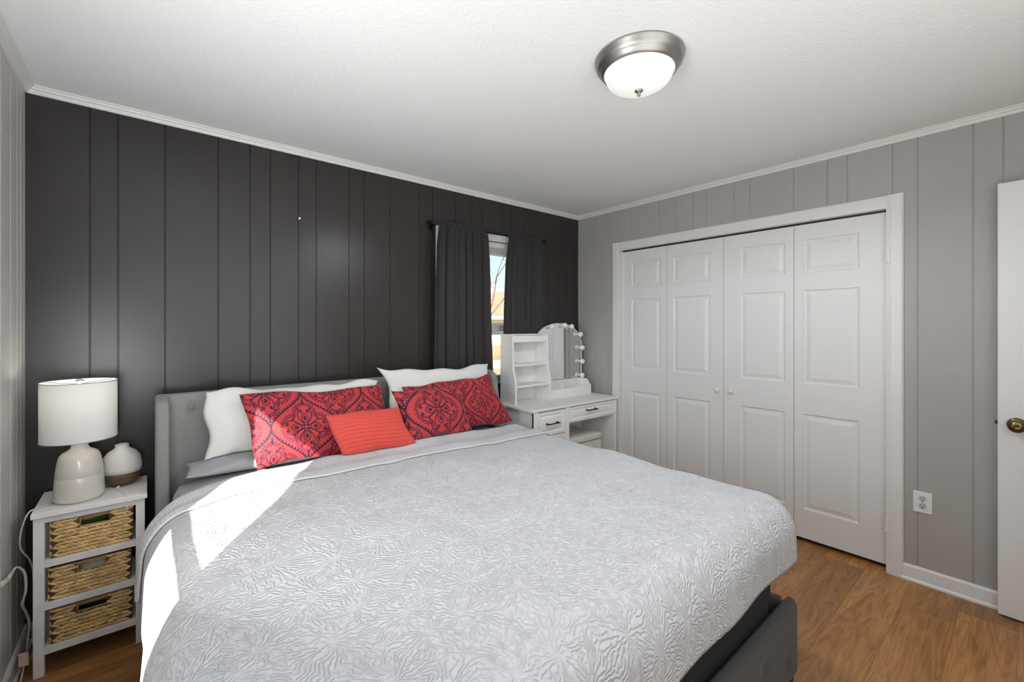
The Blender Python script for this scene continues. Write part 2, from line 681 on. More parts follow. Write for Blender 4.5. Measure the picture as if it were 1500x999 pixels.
# right wall with the closet opening
CY0, CY1, CZ1 = 0.529, 2.335, 2.038
w = MB()
groove_piece(w, 'y', 1, XR, YF, CY0, 0, ZC, GR)
groove_piece(w, 'y', 1, XR, CY1, YB, 0, ZC, GR)
groove_piece(w, 'y', 1, XR, CY0, CY1, CZ1, ZC, GR)
struct(w.build('wall_right', M['grey_wall']))

# left wall with the sunny window opening
LWY0, LWY1, LWZ0, LWZ1 = 0.624, 1.165, 0.55, 1.815
w = MB()
groove_piece(w, 'y', -1, XL, YF - 0.09, LWY0, 0, ZC, GL, 0.025)
groove_piece(w, 'y', -1, XL, LWY1, YB, 0, ZC, GL, 0.025)
groove_piece(w, 'y', -1, XL, LWY0, LWY1, 0, LWZ0, GL, 0.025)
groove_piece(w, 'y', -1, XL, LWY0, LWY1, LWZ1, ZC, GL, 0.025)
struct(w.build('wall_left', M['pale_wall']))
struct(MB().box(XL - 0.09, XR + 0.09, YF - 0.08, YF, 0, ZC).build('wall_front', M['pale_wall']))

# closet shell behind the folding doors
w = MB()
w.box(XR + 0.70, XR + 0.74, CY0 - 0.2, CY1 + 0.2, 0, ZC)
w.box(XR + 0.09, XR + 0.70, CY0 - 0.2, CY0 - 0.16, 0, ZC)
w.box(XR + 0.09, XR + 0.70, CY1 + 0.16, CY1 + 0.2, 0, ZC)
struct(w.build('wall_closet', M['dark_cavity']))

# crown moulding: a stepped profile (out from the wall, down from the ceiling)
CROWN = [(0, 0), (0.030, 0), (0.030, 0.006), (0.024, 0.009), (0.021, 0.016), (0.013, 0.020), (0.011, 0.026), (0.008, 0.030), (0.008, 0.034), (0, 0.034)]


def crown(name, axis, side, plane, a0, a1):
    poly = [(plane + side * o, ZC - d) for (o, d) in CROWN]
    return struct(MB().prism(poly, axis, a0, a1).build(name, M['trim']))


crown('trim_1', 0, -1, YB, XL, XR)
crown('trim_2', 1, -1, XR, YF, YB)
crown('trim_3', 1, 1, XL, YF, YB)

BASE = [(0, 0), (0.020, 0), (0.020, 0.010), (0.013, 0.018), (0.012, 0.076), (0.006, 0.086), (0, 0.086)]


def baseboard(name, axis, side, plane, a0, a1):
    poly = [(plane + side * o, d) for (o, d) in BASE]
    return struct(MB().prism(poly, axis, a0, a1).build(name, M['trim']))


baseboard('baseboard_right', 1, -1, XR, YF, 0.466)
baseboard('baseboard_left', 1, 1, XL, YF, YB)
baseboard('baseboard_back', 0, -1, YB, XL + 0.02, XR)

# closet casing
CAS = 0.070
w = MB()
w.prism([(XR, CY0), (XR - 0.012, CY0), (XR - 0.016, CY0 - 0.02), (XR - 0.016, CY0 - CAS + 0.008), (XR - 0.010, CY0 - CAS), (XR, CY0 - CAS)], 2, 0, CZ1 + CAS)
w.prism([(XR, CY1), (XR - 0.012, CY1), (XR - 0.016, CY1 + 0.02), (XR - 0.016, CY1 + CAS - 0.008), (XR - 0.010, CY1 + CAS), (XR, CY1 + CAS)], 2, 0, CZ1 + CAS)
w.prism([(XR, CZ1), (XR - 0.012, CZ1), (XR - 0.016, CZ1 + 0.02), (XR - 0.016, CZ1 + CAS - 0.008), (XR - 0.010, CZ1 + CAS), (XR, CZ1 + CAS)], 1, CY0, CY1)
w.box(XR - 0.012, XR + 0.09, CY0, CY0 + 0.003, 0, CZ1)
w.box(XR - 0.012, XR + 0.09, CY1 - 0.003, CY1, 0, CZ1)
w.box(XR - 0.012, XR + 0.09, CY0 + 0.003, CY1 - 0.003, CZ1 - 0.003, CZ1)
struct(w.build('trim_4', M['trim']))
# sliding track of the closet, hidden behind the header
struct(MB().box(XR + 0.035, XR + 0.06, CY0 + 0.01, CY1 - 0.01, CZ1 - 0.016, CZ1 + 0.002).build('trim_5', M['steel']))


def panel_leaf(name, X, y0, y1, z0, z1, panels, thick=0.034):
    """door leaf whose face at X looks to -x, with raised panels [(ya,yb,za,zb)]"""
    mb = MB()
    ys = sorted({y0, y1, *[q for p in panels for q in p[:2]]})
    zs = sorted({z0, z1, *[q for p in panels for q in p[2:]]})
    for i in range(len(ys) - 1):
        for j in range(len(zs) - 1):
            a, b, c, d = ys[i], ys[i + 1], zs[j], zs[j + 1]
            if any(abs(a - p[0]) < 1e-6 and abs(b - p[1]) < 1e-6 and abs(c - p[2]) < 1e-6 and abs(d - p[3]) < 1e-6 for p in panels):
                rings = [(0, 0), (0.006, 0.006), (0.014, 0.0075), (0.018, 0.007), (0.040, 0.0012)]
                vs, fs = [], []
                for (ins, dep) in rings:
                    vs += [(X + dep, a + ins, c + ins), (X + dep, b - ins, c + ins), (X + dep, b - ins, d - ins), (X + dep, a + ins, d - ins)]
                for r_ in range(len(rings) - 1):
                    for k in range(4):
                        k2 = (k + 1) % 4
                        fs.append((r_ * 4 + k, r_ * 4 + k2, r_ * 4 + 4 + k2, r_ * 4 + 4 + k))
                e = (len(rings) - 1) * 4
                fs.append((e, e + 1, e + 2, e + 3))
                mb.add(vs, fs)
            else:
                mb.add([(X, a, c), (X, b, c), (X, b, d), (X, a, d)], [(0, 1, 2, 3)])
    mb.add([(X + thick, y0, z0), (X + thick, y1, z0), (X + thick, y1, z1), (X + thick, y0, z1), (X, y0, z0), (X, y1, z0), (X, y1, z1), (X, y0, z1)],
           [(0, 1, 2, 3), (0, 1, 5, 4), (1, 2, 6, 5), (2, 3, 7, 6), (3, 0, 4, 7)])
    return mb.build(name, M['door'])


KN = [(0.006, 0.0), (0.006, -0.010), (0.012, -0.013), (0.0155, -0.019), (0.0145, -0.025), (0.008, -0.028), (0.001, -0.0285)]
ZP = [(0.215, 0.819), (1.011, 1.606), (1.715, 1.925)]
DX = XR + 0.026
leaves = [(1.897, 2.3300, 1.951, 2.229), (1.4475, 1.894, 1.545, 1.838), (0.9985, 1.4445, 1.048, 1.331), (0.534, 0.9955, 0.659, 0.946)]
leaf_lab = ['white closet leaf nearest the vanity, leftmost of the four', 'white closet leaf left of the centre joint with a knob',
            'white closet leaf right of the centre joint with a knob', 'white closet leaf at the right end beside the grey wall']
for i, (a, b, pa, pb) in enumerate(leaves):
    lf = panel_leaf('door_%d' % (i + 2), DX, a, b, 0.03, 2.022, [(pa, pb, z0, z1) for (z0, z1) in ZP])
    struct(lf, leaf_lab[i], 'closet door')
    if i in (1, 2):
        ky = 1.488 if i == 1 else 1.389
        MB().lathe(KN, (DX + 0.001, ky, 0.912), 20, 'x').build('knob', M['white_plastic'], lf, smooth=True)
    if i in (0, 3):
        for hz in (0.265, 1.765):
            hy = 2.3325 if i == 0 else 0.5315
            h = MB().lathe([(0.0045, -0.036), (0.0045, 0.036)], (XR - 0.0165, hy, hz), 10)
            for k in range(3):
                h.lathe([(0.0056, -0.007), (0.0056, 0.007)], (XR - 0.0165, hy, hz - 0.022 + 0.022 * k), 10)
            s_ = -1 if i == 3 else 1
            h.box(XR - 0.0185, XR - 0.0115, min(hy, hy + s_ * 0.016), max(hy, hy + s_ * 0.016), hz - 0.034, hz + 0.034)
            h.box(XR - 0.0165, DX + 0.002, hy - 0.0012, hy + 0.0012, hz - 0.034, hz + 0.034)
            h.build('hinge', M['trim'], lf)

# the open room door folded back against the right wall
DXF = 3.108
rd = MB().box(DXF, DXF + 0.035, -0.655, 0.112, 0.012, 2.055).build('door_1', M['door'], bevel=0.002)
struct(rd, 'plain white room door standing open at the right edge', 'door')
k = MB().lathe([(0.033, 0.0), (0.033, -0.003), (0.028, -0.008), (0.012, -0.010), (0.011, -0.030), (0.018, -0.034), (0.027, -0.042), (0.0295, -0.052), (0.026, -0.061), (0.014, -0.066), (0.004, -0.0665), (0.003, -0.0645)],
           (DXF, 0.052, 0.918), 32, 'x')
k.build('doorknob', M['brass'], rd, smooth=True)
MB().box(DXF + 0.011, DXF + 0.024, 0.110, 0.122, 0.911, 0.927).build('latch_bolt', M['steel'], rd, bevel=0.001)
for hz in (0.25, 1.05, 1.85):
    MB().lathe([(0.006, -0.045), (0.006, 0.045)], (DXF - 0.004, -0.662, hz), 12).build('hinge', M['nickel'], rd)

# ------------------------------------------------------------------ windows
bw = empty('window_1', (2.05, YB + 0.05, BWZ0))
struct(bw, 'white framed window behind the dark curtains', 'window')
w = MB()
fy0, fy1 = YB + 0.03, YB + 0.085
w.box(BWX0, BWX0 + 0.035, fy0, fy1, BWZ0, BWZ1)
w.box(BWX1 - 0.035, BWX1, fy0, fy1, BWZ0, BWZ1)
w.box(BWX0 + 0.035, BWX1 - 0.035, fy0, fy1, BWZ0, BWZ0 + 0.04)
w.box(BWX0 + 0.035, BWX1 - 0.035, fy0, fy1, BWZ1 - 0.035, BWZ1)
w.build('window_frame', M['trim'], bw)
w = MB()
w.box(BWX0 + 0.035, BWX1 - 0.035, YB + 0.035, YB + 0.075, 1.335, 1.385)
w.build('meeting_rail', M['trim'], bw, bevel=0.004)
MB().box(BWX0 + 0.03, BWX1 - 0.03, YB + 0.058, YB + 0.062, BWZ0 + 0.03, BWZ1 - 0.03).build('pane', M['glass'], bw)
w = MB()     # interior casing and stool
w.box(BWX0 - 0.032, BWX0, YB - 0.014, YB + 0.03, BWZ0 - 0.02, BWZ1 + 0.055)
w.box(BWX1, BWX1 + 0.055, YB - 0.014, YB + 0.03, BWZ0 - 0.02, BWZ1 + 0.055)
w.box(BWX0, BWX1, YB - 0.014, YB + 0.03, BWZ1, BWZ1 + 0.055)
w.box(BWX0, BWX1, YB - 0.014, YB + 0.03, BWZ0 - 0.02, BWZ0)
w.build('casing', M['trim'], bw, bevel=0.003)
bl = empty('window_blind', (2.05, YB + 0.015, 1.95))
tag(bl, 'white mini blind pulled up at the top of the window', 'blind')
MB().box(BWX0 + 0.006, BWX1 - 0.006, YB - 0.005, YB + 0.027, 2.012, 2.055).build('headrail', M['white_plastic'], bl, bevel=0.003)
w = MB()
for k_ in range(9):
    z = 1.966 + k_ * 0.0050
    w.prism([(YB - 0.003, z), (YB + 0.011, z + 0.0022), (YB + 0.025, z), (YB + 0.025, z + 0.0016), (YB + 0.011, z + 0.0038), (YB - 0.003, z + 0.0016)], 0, BWX0 + 0.008, BWX1 - 0.008)
w.build('slat_stack', M['white_plastic'], bl)
MB().box(BWX0 + 0.008, BWX1 - 0.008, YB - 0.003, YB + 0.025, 1.950, 1.963).build('bottom_rail', M['white_plastic'], bl, bevel=0.002)

lw = empty('window_2', (XL - 0.02, 0.9, LWZ0))
struct(lw, 'sunlit window in the left wall beside the camera', 'window')
w = MB()
w.box(XL - 0.022, XL - 0.006, LWY0, LWY1, 1.183, 1.242)
w.build('meeting_rail', M['trim'], lw)
MB().box(XL - 0.016, XL - 0.013, LWY0, LWY1, LWZ0, LWZ1).build('pane', M['glass'], lw)
w = MB()
w.box(XL, XL + 0.012, LWY0 - 0.06, LWY0 - 0.002, LWZ0 - 0.06, LWZ1 + 0.06)
w.box(XL, XL + 0.012, LWY1 + 0.002, LWY1 + 0.06, LWZ0 - 0.06, LWZ1 + 0.06)
w.box(XL, XL + 0.012, LWY0, LWY1, LWZ1 + 0.002, LWZ1 + 0.06)
w.box(XL, XL + 0.012, LWY0, LWY1, LWZ0 - 0.06, LWZ0 - 0.002)
w.build('casing', M['trim'], lw)

# ------------------------------------------------------------------ outdoors beyond the back window
t_ = NT('dry_lawn')
p_ = t_.pos()
t_.set(t_.mix(t_.noise(p_, 0.35, 4), t_.ramp(t_.noise(p_, 6, 5), [(0.3, (0.30, 0.22, 0.10)), (0.7, (0.55, 0.43, 0.24))]), (0.33, 0.30, 0.14)), 0.95)
struct(MB().box(-60, 110, -60, 150, -0.5, -0.4).build('ground_outside', t_.m))
t_ = NT('concrete_walk')
t_.set((0.52, 0.49, 0.45), 0.9)
tag(MB().prism([(2, 13.5), (40, 17.5), (40, 20.5), (2, 16.5)], 2, -0.4, -0.385).build('driveway', t_.m), 'pale concrete driveway crossing the lawn outside the window', 'driveway')
hs = empty('house', (25.0, 32.5, -0.4))
tag(hs, 'low house with brown red roof seen through the window gap', 'house')
hd = Vector((0.789, -0.614)); hf = Vector((0.614, 0.789))
HC = Vector((25.5, 32.8))


def hp(a, b):
    q = HC + hd * a + hf * b
    return (q.x, q.y)


w = MB()
base = [hp(-9, 0), hp(9, 0), hp(9, 8), hp(-9, 8)]
w.prism(base, 2, -0.4, 2.35)
w.build('wall', plain('pale_siding', (0.62, 0.64, 0.58), 0.8), hs)
w = MB()
e = [(*hp(-9.6, -0.7), 2.2), (*hp(9.6, -0.7), 2.2), (*hp(9.6, 8.7), 2.2), (*hp(-9.6, 8.7), 2.2), (*hp(-9.6, 4), 4.9), (*hp(9.6, 4), 4.9)]
w.add(e, [(0, 1, 5, 4), (2, 3, 4, 5), (1, 2, 5), (3, 0, 4), (0, 3, 2, 1)])
w.build('roof', plain('red_brown_shingle', (0.36, 0.19, 0.135), 0.9, var=0.2, nscale=3), hs)
w = MB()
w.prism([hp(-9.6, -0.74), hp(9.6, -0.74), hp(9.6, -0.69), hp(-9.6, -0.69)], 2, 1.95, 2.25)
w.build('fascia', plain('grey_fascia', (0.22, 0.24, 0.25), 0.7), hs)
for a in (-4.5, -0.5, 4.0):
    MB().prism([hp(a, -0.04), hp(a + 1.3, -0.04), hp(a + 1.3, 0.02), hp(a, 0.02)], 2, 0.5, 1.6).build('window', plain('dark_pane', (0.05, 0.06, 0.07), 0.15), hs)


def tree(loc, h, seed, label):
    rg = random.Random(seed)
    root = empty('bare_tree', loc)
    tag(root, label, 'tree')
    mb = MB()
    tips = []

    def branch(p, d, ln, r, depth):
        q = p + d * ln
        mid = (p + q) / 2 + Vector((rg.uniform(-1, 1), rg.uniform(-1, 1), rg.uniform(-0.5, 0.8))) * ln * 0.1
        mb.tube([p, mid, q], lambda t: r * (1 - 0.4 * t), 5, 3)
        if depth == 0:
            tips.append(q); return
        for _ in range(3 if depth > 1 else 2):
            nd = (d + Vector((rg.uniform(-1, 1), rg.uniform(-1, 1), rg.uniform(-0.35, 0.6))) * 0.85).normalized()
            branch(p + (q - p) * rg.uniform(0.5, 1.0), nd, ln * rg.uniform(0.6, 0.8), r * 0.5, depth - 1)
    branch(Vector(loc), Vector((0.05, 0, 1)), h * 0.36, h * 0.011, 4)
    mb.build('branches', plain('grey_bark', (0.13, 0.105, 0.085), 0.9), root, origin=loc)


tree((10.4, 14.2, -0.4), 7.5, 3, 'bare branched tree outside the window in front of the house')

# ------------------------------------------------------------------ bed
bed = empty('bed', (0.98, 1.55, 0))
tag(bed, 'large upholstered grey bed frame with button tufted wing headboard', 'bed')
HBX0, HBX1, HBY, HBZ = 0.04, 1.945, 2.58, 1.055
btn = [(0.172 + 0.2675 * k_, z) for k_ in range(7) for z in (0.985,)] + [(0.305 + 0.2675 * k_, 0.80) for k_ in range(6)]
nx, nz = 160, 60
U, Z_ = np.meshgrid(np.linspace(HBX0, HBX1, nx), np.linspace(0.12, HBZ, nz), indexing='ij')
edge = np.minimum.reduce([HBZ - Z_, (U - HBX0), (HBX1 - U)])
bul = 0.022 * (1 - np.exp(-np.maximum(edge, 0) / 0.022))
dep = np.zeros_like(U)
for (bx, bz) in btn:
    d2 = ((U - bx) ** 2 + (Z_ - bz) ** 2)
    dep += 0.020 * np.exp(-d2 / 0.0012) + 0.006 * np.exp(-np.abs(U - bx) / 0.006) * np.exp(-np.abs(Z_ - bz) / 0.05)
Yf = HBY + 0.022 - bul + dep
hbm = MB().grid(np.stack([U, Yf, Z_], -1))
back = np.stack([U, np.full_like(U, HBY + 0.075), Z_], -1)
hbm.grid(back[::40, ::20], True)
hbm.add([(HBX0, HBY + .022, .12), (HBX0, HBY + .075, .12), (HBX0, HBY + .075, HBZ), (HBX0, HBY + .022, HBZ)], [(0, 1, 2, 3)])
hbm.add([(HBX1, HBY + .022, .12), (HBX1, HBY + .075, .12), (HBX1, HBY + .075, HBZ), (HBX1, HBY + .022, HBZ)], [(3, 2, 1, 0)])
hbm.add([(HBX0, HBY + .022, HBZ), (HBX1, HBY + .022, HBZ), (HBX1, HBY + .075, HBZ), (HBX0, HBY + .075, HBZ)], [(0, 1, 2, 3)])
hb = hbm.build('headboard', M['head_fabric'], bed, smooth=True)
for (bx, bz) in btn:
    MB().lathe([(0.001, -0.009), (0.007, -0.008), (0.0115, -0.004), (0.012, 0.0), (0.011, 0.006)], (bx, HBY + 0.018, bz), 16, 'y').build('button', M['head_fabric'], hb, smooth=True)
# wings: profile in the y-z plane leans forward towards the rail
WP = [(HBY + 0.075, 0.06), (HBY + 0.075, HBZ + 0.002), (HBY - 0.02, HBZ + 0.002), (HBY - 0.075, HBZ - 0.022), (HBY - 0.092, HBZ - 0.06), (HBY - 0.118, 0.80), (HBY - 0.135, 0.50), (HBY - 0.135, 0.06)]
for (a, b) in ((0.034, 0.082), (1.905, 1.953)):
    MB().prism(WP, 0, a, b).build('headboard_wing', M['head_fabric'], bed, bevel=0.012, bseg=3, smooth=True)
for (a, b) in ((0.0, 0.038), (1.918, 1.956)):
    MB().box(a, b, 0.645, 2.44, 0.06, 0.30).build('side_rail', M['bed_fabric'], bed, bevel=0.012, bseg=3, smooth=True)
# footboard, softly tufted
nx, nz = 150, 40
FX0, FX1, FY0, FY1, FZ0, FZ1 = 0.0, 1.956, 0.585, 0.642, 0.035, 0.302
U, Z_ = np.meshgrid(np.linspace(FX0, FX1, nx), np.linspace(FZ0, FZ1, nz), indexing='ij')
edge = np.minimum.reduce([FZ1 - Z_, Z_ - FZ0 + 0.01, U - FX0, FX1 - U])
Yf = FY0 + 0.020 * np.exp(-np.maximum(edge, 0) / 0.012)
for k_ in range(9):
    bx = 0.14 + 0.21 * k_
    bz = 0.215 if k_ % 2 else 0.13
    Yf = Yf + 0.008 * np.exp(-((U - bx) ** 2 + (Z_ - bz) ** 2) / 0.0006)
    for s_ in (-1, 1):
        dl = np.abs((U - bx) * 0.62 - s_ * (Z_ - bz)) / 1.18
        Yf = Yf + 0.0022 * np.exp(-dl / 0.006) * np.exp(-np.abs(U - bx) / 0.05)
fb = MB().grid(np.stack([U, Yf, Z_], -1))
F3 = np.stack([U, Yf, Z_], -1)
topc = F3[:, -1]; back_t = topc.copy(); back_t[:, 1] = FY1 - 0.012; mid_t = topc.copy(); mid_t[:, 1] = (topc[:, 1] + FY1) / 2; mid_t[:, 2] += 0.006
b2 = topc.copy(); b2[:, 1] = FY1; b2[:, 2] -= 0.014
b3 = b2.copy(); b3[:, 2] = FZ0
b4 = F3[:, 0].copy()
fb.grid(np.stack([topc, mid_t, back_t, b2, b3, b4], 1))
for i_ in (0, nx - 1):
    n0 = len(fb.v)
    ring = [tuple(p) for p in F3[i_]] + [tuple(q[i_]) for q in (mid_t, back_t, b2, b3)]
    fb.add(ring, [tuple(range(len(ring)))])
fb.build('footboard', M['bed_fabric'], bed, smooth=True, recalc=True)
for (lx, ly) in ((0.05, 0.615), (1.90, 0.615)):
    MB().lathe([(0.02, 0.0), (0.024, 0.036)], (lx, ly, 0.0), 12).build('leg', M['black_fabric'], bed)
for (lx, ly) in ((0.058, 2.55), (1.929, 2.55)):
    MB().box(lx - 0.02, lx + 0.02, ly - 0.03, ly + 0.03, 0, 0.062).build('leg', M['black_fabric'], bed)
w = MB()
for k_ in range(3):
    w.box(0.038, 1.918, 0.75 + 0.8 * k_, 0.83 + 0.8 * k_, 0.15, 0.172)
w.build('slat', plain('pine_slat', (0.5, 0.38, 0.24), 0.7), bed)
MB().box(0.93, 1.02, 1.5, 1.6, 0.0, 0.15).build('centre_support', M['black_fabric'], bed)

bs = empty('box_spring', (0.98, 1.6, 0.172))
tag(bs, 'black box spring set inside the bed frame under the mattress', 'box spring')
MB().box(0.090, 1.882, 0.668, 2.545, 0.172, 0.30).build('foundation', M['slate_fabric'], bs, bevel=0.02, bseg=3)
MB().box(0.088, 1.885, 0.664, 2.545, 0.302, 0.385).build('cover', M['black_fabric'], bs, bevel=0.008, bseg=2)


def soft_box(mb, x0, x1, y0, y1, z0, z1, r, n=34, m=34):
    """a rounded cushion box as one closed grid surface"""
    cx, cy, cz = (x0 + x1) / 2, (y0 + y1) / 2, (z0 + z1) / 2
    hx, hy, hz = (x1 - x0) / 2, (y1 - y0) / 2, (z1 - z0) / 2
    bm = bmesh.new()
    bmesh.ops.create_cube(bm, size=2)
    bmesh.ops.subdivide_edges(bm, edges=bm.edges[:], cuts=14, use_grid_fill=True)
    vs = []
    for v in bm.verts:
        p = [v.co.x * hx, v.co.y * hy, v.co.z * hz]
        q = [max(-h + r, min(h - r, c)) for c, h in zip(p, (hx, hy, hz))]
        # push samples towards the edges so that the rounding is resolved
        d = Vector(p) - Vector(q)
        if d.length > 1e-9:
            d = d.normalized() * r
        vs.append((cx + q[0] + d.x, cy + q[1] + d.y, cz + q[2] + d.z))
    bm.verts.index_update()
    fs = [tuple(v.index for v in f.verts) for f in bm.faces]
    bm.free()
    mb.add(vs, fs)
    return mb


mt = empty('mattress', (0.98, 1.6, 0.387))
tag(mt, 'thick mattress in a grey fitted sheet under the quilt', 'mattress')
sheet_o = soft_box(MB(), 0.090, 1.897, 0.655, 2.535, 0.387, 0.687, 0.075).build('fitted_sheet', M['sheet'], mt, smooth=True)


# quilt: cloth coordinates (p,q) bent over the mattress box with rounded shoulders
QR = 0.125
QX0, QX1, QY0, QYH = 0.0, 1.975, 0.575, 2.195
QZ = 0.716


def quilt_point(x, y, lift=0.0):
    """x,y: arrays of cloth coordinates relative to the box whose drape planes are QX0..QX1, QY0; overhang measured along the cloth"""
    r = QR + lift
    ix0, ix1, iy0 = QX0 + QR, QX1 - QR, QY0 + QR
    cx = np.clip(x, ix0, ix1)
    cy = np.maximum(y, iy0)
    ox, oy = x - cx, y - cy
    mx = np.maximum(np.abs(ox), np.abs(oy))
    hy = np.hypot(ox, oy) + 1e-12
    L = np.where((ox != 0) & (oy != 0), mx, hy)
    nxx, nyy = ox / hy, oy / hy
    qa = r * PI / 2
    La = L * (r / QR)
    ang = np.minimum(La / r, PI / 2)
    hor = r * np.sin(ang)
    drop = r * (1 - np.cos(ang)) + np.maximum(La - qa, 0)
    hor = hor - 4 * (nxx * nyy) ** 2 * 0.35 * np.maximum(La - qa, 0)
    X = cx + nxx * hor
    Y = cy + nyy * hor
    Z = QZ + lift - drop
    # loft and sag of the soft top, gentle folds in the hanging sides
    fade = np.exp(-drop / 0.05)
    Z = Z + fade * (0.006 * sines(X, Y, 10, 0.5, 2.2, 5) + 0.0035 * sines(X, Y, 12, 3, 7, 6))
    Z = Z + fade * 0.012 * np.sin(np.clip((X - QX0) / (QX1 - QX0), 0, 1) * PI)
    hang = np.clip((drop - 0.06) / 0.2, 0, 1)
    s = np.where(np.abs(nxx) > np.abs(nyy), Y, X)
    wv = 0.013 * sines(s, s * 0 + 0.3, 6, 1.5, 4.5, 8) + 0.012
    wv = wv * (2 * np.maximum(np.abs(nxx), np.abs(nyy)) ** 2 - 1) ** 2
    X = X + nxx * hang * wv
    Y = Y + nyy * hang * wv
    return X, Y, Z


def axis_samples(a, b, step):
    return np.linspace(a, b, int(round((b - a) / step)) + 1)


LL, LRt, LF = 0.35, 0.35, 0.282
xs = axis_samples(QX0 + QR - LL, QX1 - QR + LRt, 0.011)
ys = axis_samples(QY0 + QR - LF, QYH, 0.011)
Xc, Yc = np.meshgrid(xs, ys, indexing='ij')
# hem lines wander a little
hemw = 0.012 * np.sin(Yc * 5.1 + 0.6) + 0.008 * np.sin(Yc * 11.7)
Xw = np.where(Xc < QX0 + QR, QX0 + QR - (QX0 + QR - Xc) * (1 + hemw / LL), Xc)


def headcut(x):
    """how far the turned-down end is pulled towards the foot at the left edge"""
    t = np.clip((0.36 - x) / 0.42, 0, 1)
    return 0.20 * t * t * (3 - 2 * t)


Yw = np.where(Yc > 1.6, 1.6 + (Yc - 1.6) * (QYH - headcut(Xc) - 1.6) / (QYH - 1.6), Yc)
PX, PY, PZ = quilt_point(Xw, Yw)
qt = empty('quilt', (1.02, 1.4, QZ))
tag(qt, 'white textured quilt spread over the bed with its top turned down', 'quilt')
q = MB().grid(np.stack([PX, PY, PZ], -1))
q.uv = np.stack([Xc.ravel(), Yc.ravel()], -1)
quilt_o = q.build('quilt_body', M['quilt'], qt, smooth=True, thick=0.011, recalc=True)
# turned-down band: the underside of the quilt, folded back from the head end
cx_ = axis_samples(QX0 + QR - LL + 0.02, QX1 - QR + LRt - 0.02, 0.011)
rows = []
uvr = []
for (t, lf) in [(0.030, 0.002), (0.006, 0.0035), (0.0, 0.0065), (0.005, 0.0095), (0.03, 0.0115), (0.10, 0.0125), (0.16, 0.013)] + [(v, 0.0135 + 0.003 * math.sin(v * 9)) for v in np.linspace(0.22, 0.9, 20)] + [(0.94, 0.016), (0.975, 0.013), (1.0, 0.006), (1.012, -0.003), (1.012, -0.011)]:
    y0 = 1.995 - 0.050 * cx_ + 0.008 * np.sin(cx_ * 7) - 0.45 * headcut(cx_)
    y1 = 2.215 + 0.006 * np.sin(cx_ * 5 + 1) - headcut(cx_)
    yy = y0 + (y1 - y0) * t
    a, b, c = quilt_point(cx_, yy, 0.0)
    # lift along an approximate surface normal
    la = np.clip((QX0 + QR - cx_) / QR, 0, PI / 2); ra = np.clip((cx_ - QX1 + QR) / QR, 0, PI / 2)
    a = a - np.sin(la) * lf + np.sin(ra) * lf
    c = c + np.cos(np.maximum(la, ra)) * lf
    rows.append(np.stack([a, b, c], -1)); uvr.append(np.stack([cx_, yy], -1))
q = MB().grid(np.stack(rows, 1))
q.uv = np.stack(uvr, 1).reshape(-1, 2)
band_o = q.build('folded_band', M['cuff'], qt, smooth=True, thick=0.004)


# ------------------------------------------------------------------ pillows
def pillow(name, c, T, mat, label, cat='pillow', n=70, m=50, conc=0.05, wr=0.006, seed=1, colour=None, extra=None, group=None, power=0.42, corner=0.0):
    """c = (TL, TR, BL, BR) corners; a stuffed two-sided surface"""
    TL, TR, BL, BR = [np.array(p, float) for p in c]
    wid = np.linalg.norm(TR - TL + BR - BL) / 2
    hei = np.linalg.norm(TL - BL + TR - BR) / 2
    u = np.sin(np.linspace(-1, 1, n) * PI / 2 * 0.55) / math.sin(PI / 2 * 0.55)
    v = np.sin(np.linspace(-1, 1, m) * PI / 2 * 0.55) / math.sin(PI / 2 * 0.55)
    U, V_ = np.meshgrid(u, v, indexing='ij')
    U2 = U * (1 - conc * (1 - V_ ** 2) * np.abs(U) ** 2)
    V2 = V_ * (1 - conc * wid / hei * 0.6 * (1 - U ** 2) * np.abs(V_) ** 2)
    U2 = U2 + 0.012 / wid * 2 * sines(V_ * hei / 2, V_ * 0, 4, 2, 6, seed + 3) * np.abs(U) ** 4 * wr / 0.006
    V2 = V2 + 0.010 / hei * 2 * sines(U * wid / 2, U * 0, 4, 1.5, 5, seed + 4) * np.abs(V_) ** 4 * wr / 0.006
    a = (U2 + 1) / 2; b = (V2 + 1) / 2
    P = (BL[None, None] * ((1 - a) * (1 - b))[..., None] + BR[None, None] * (a * (1 - b))[..., None] +
         TL[None, None] * ((1 - a) * b)[..., None] + TR[None, None] * (a * b)[..., None])
    nrm = np.cross(TR + BR - TL - BL, TL + TR - BL - BR)
    nrm = nrm / np.linalg.norm(nrm)
    if nrm[1] > 0: nrm = -nrm
    prof = np.clip((1 - U ** 2) * (1 - V_ ** 2), 0, 1) ** power
    mx, my = U * wid / 2, V_ * hei / 2
    rimw = np.exp(-prof / 0.5)
    wrk = wr * (sines(mx, my, 9, 1.5, 4, seed) + 0.5 * sines(mx, my, 10, 5, 10, seed + 1))
    hF = T / 2 * prof + wrk * np.sqrt(prof)
    if extra is not None:
        hF = hF + extra(mx, my, prof)
    hB = T / 2 * prof
    F = P + nrm * hF[..., None]
    B = P - nrm * hB[..., None]
    mb = MB().grid(F)
    mb.grid(B, True)
    if colour is not None:
        cc = colour(mx, my)
        mb.col = np.concatenate([cc.reshape(-1, 4), cc.reshape(-1, 4)])
    o = mb.build(name, mat, smooth=True, recalc=False)
    # weld the rim
    bm = bmesh.new(); bm.from_mesh(o.data)
    bmesh.ops.remove_doubles(bm, verts=bm.verts, dist=1e-5)
    bmesh.ops.recalc_face_normals(bm, faces=bm.faces)
    if bm.calc_volume(signed=True) < 0:
        bmesh.ops.reverse_faces(bm, faces=bm.faces)
    bm.to_mesh(o.data); bm.free()
    settle(o)
    obstacle(o, 0.09, True)
    GR_ = {'white_pillow': 'white pillows against the headboard', 'flat_pillow': 'grey pillows lying flat', 'patterned_sham': 'red damask shams'}
    return tag(o, label, cat, GR_.get(name))


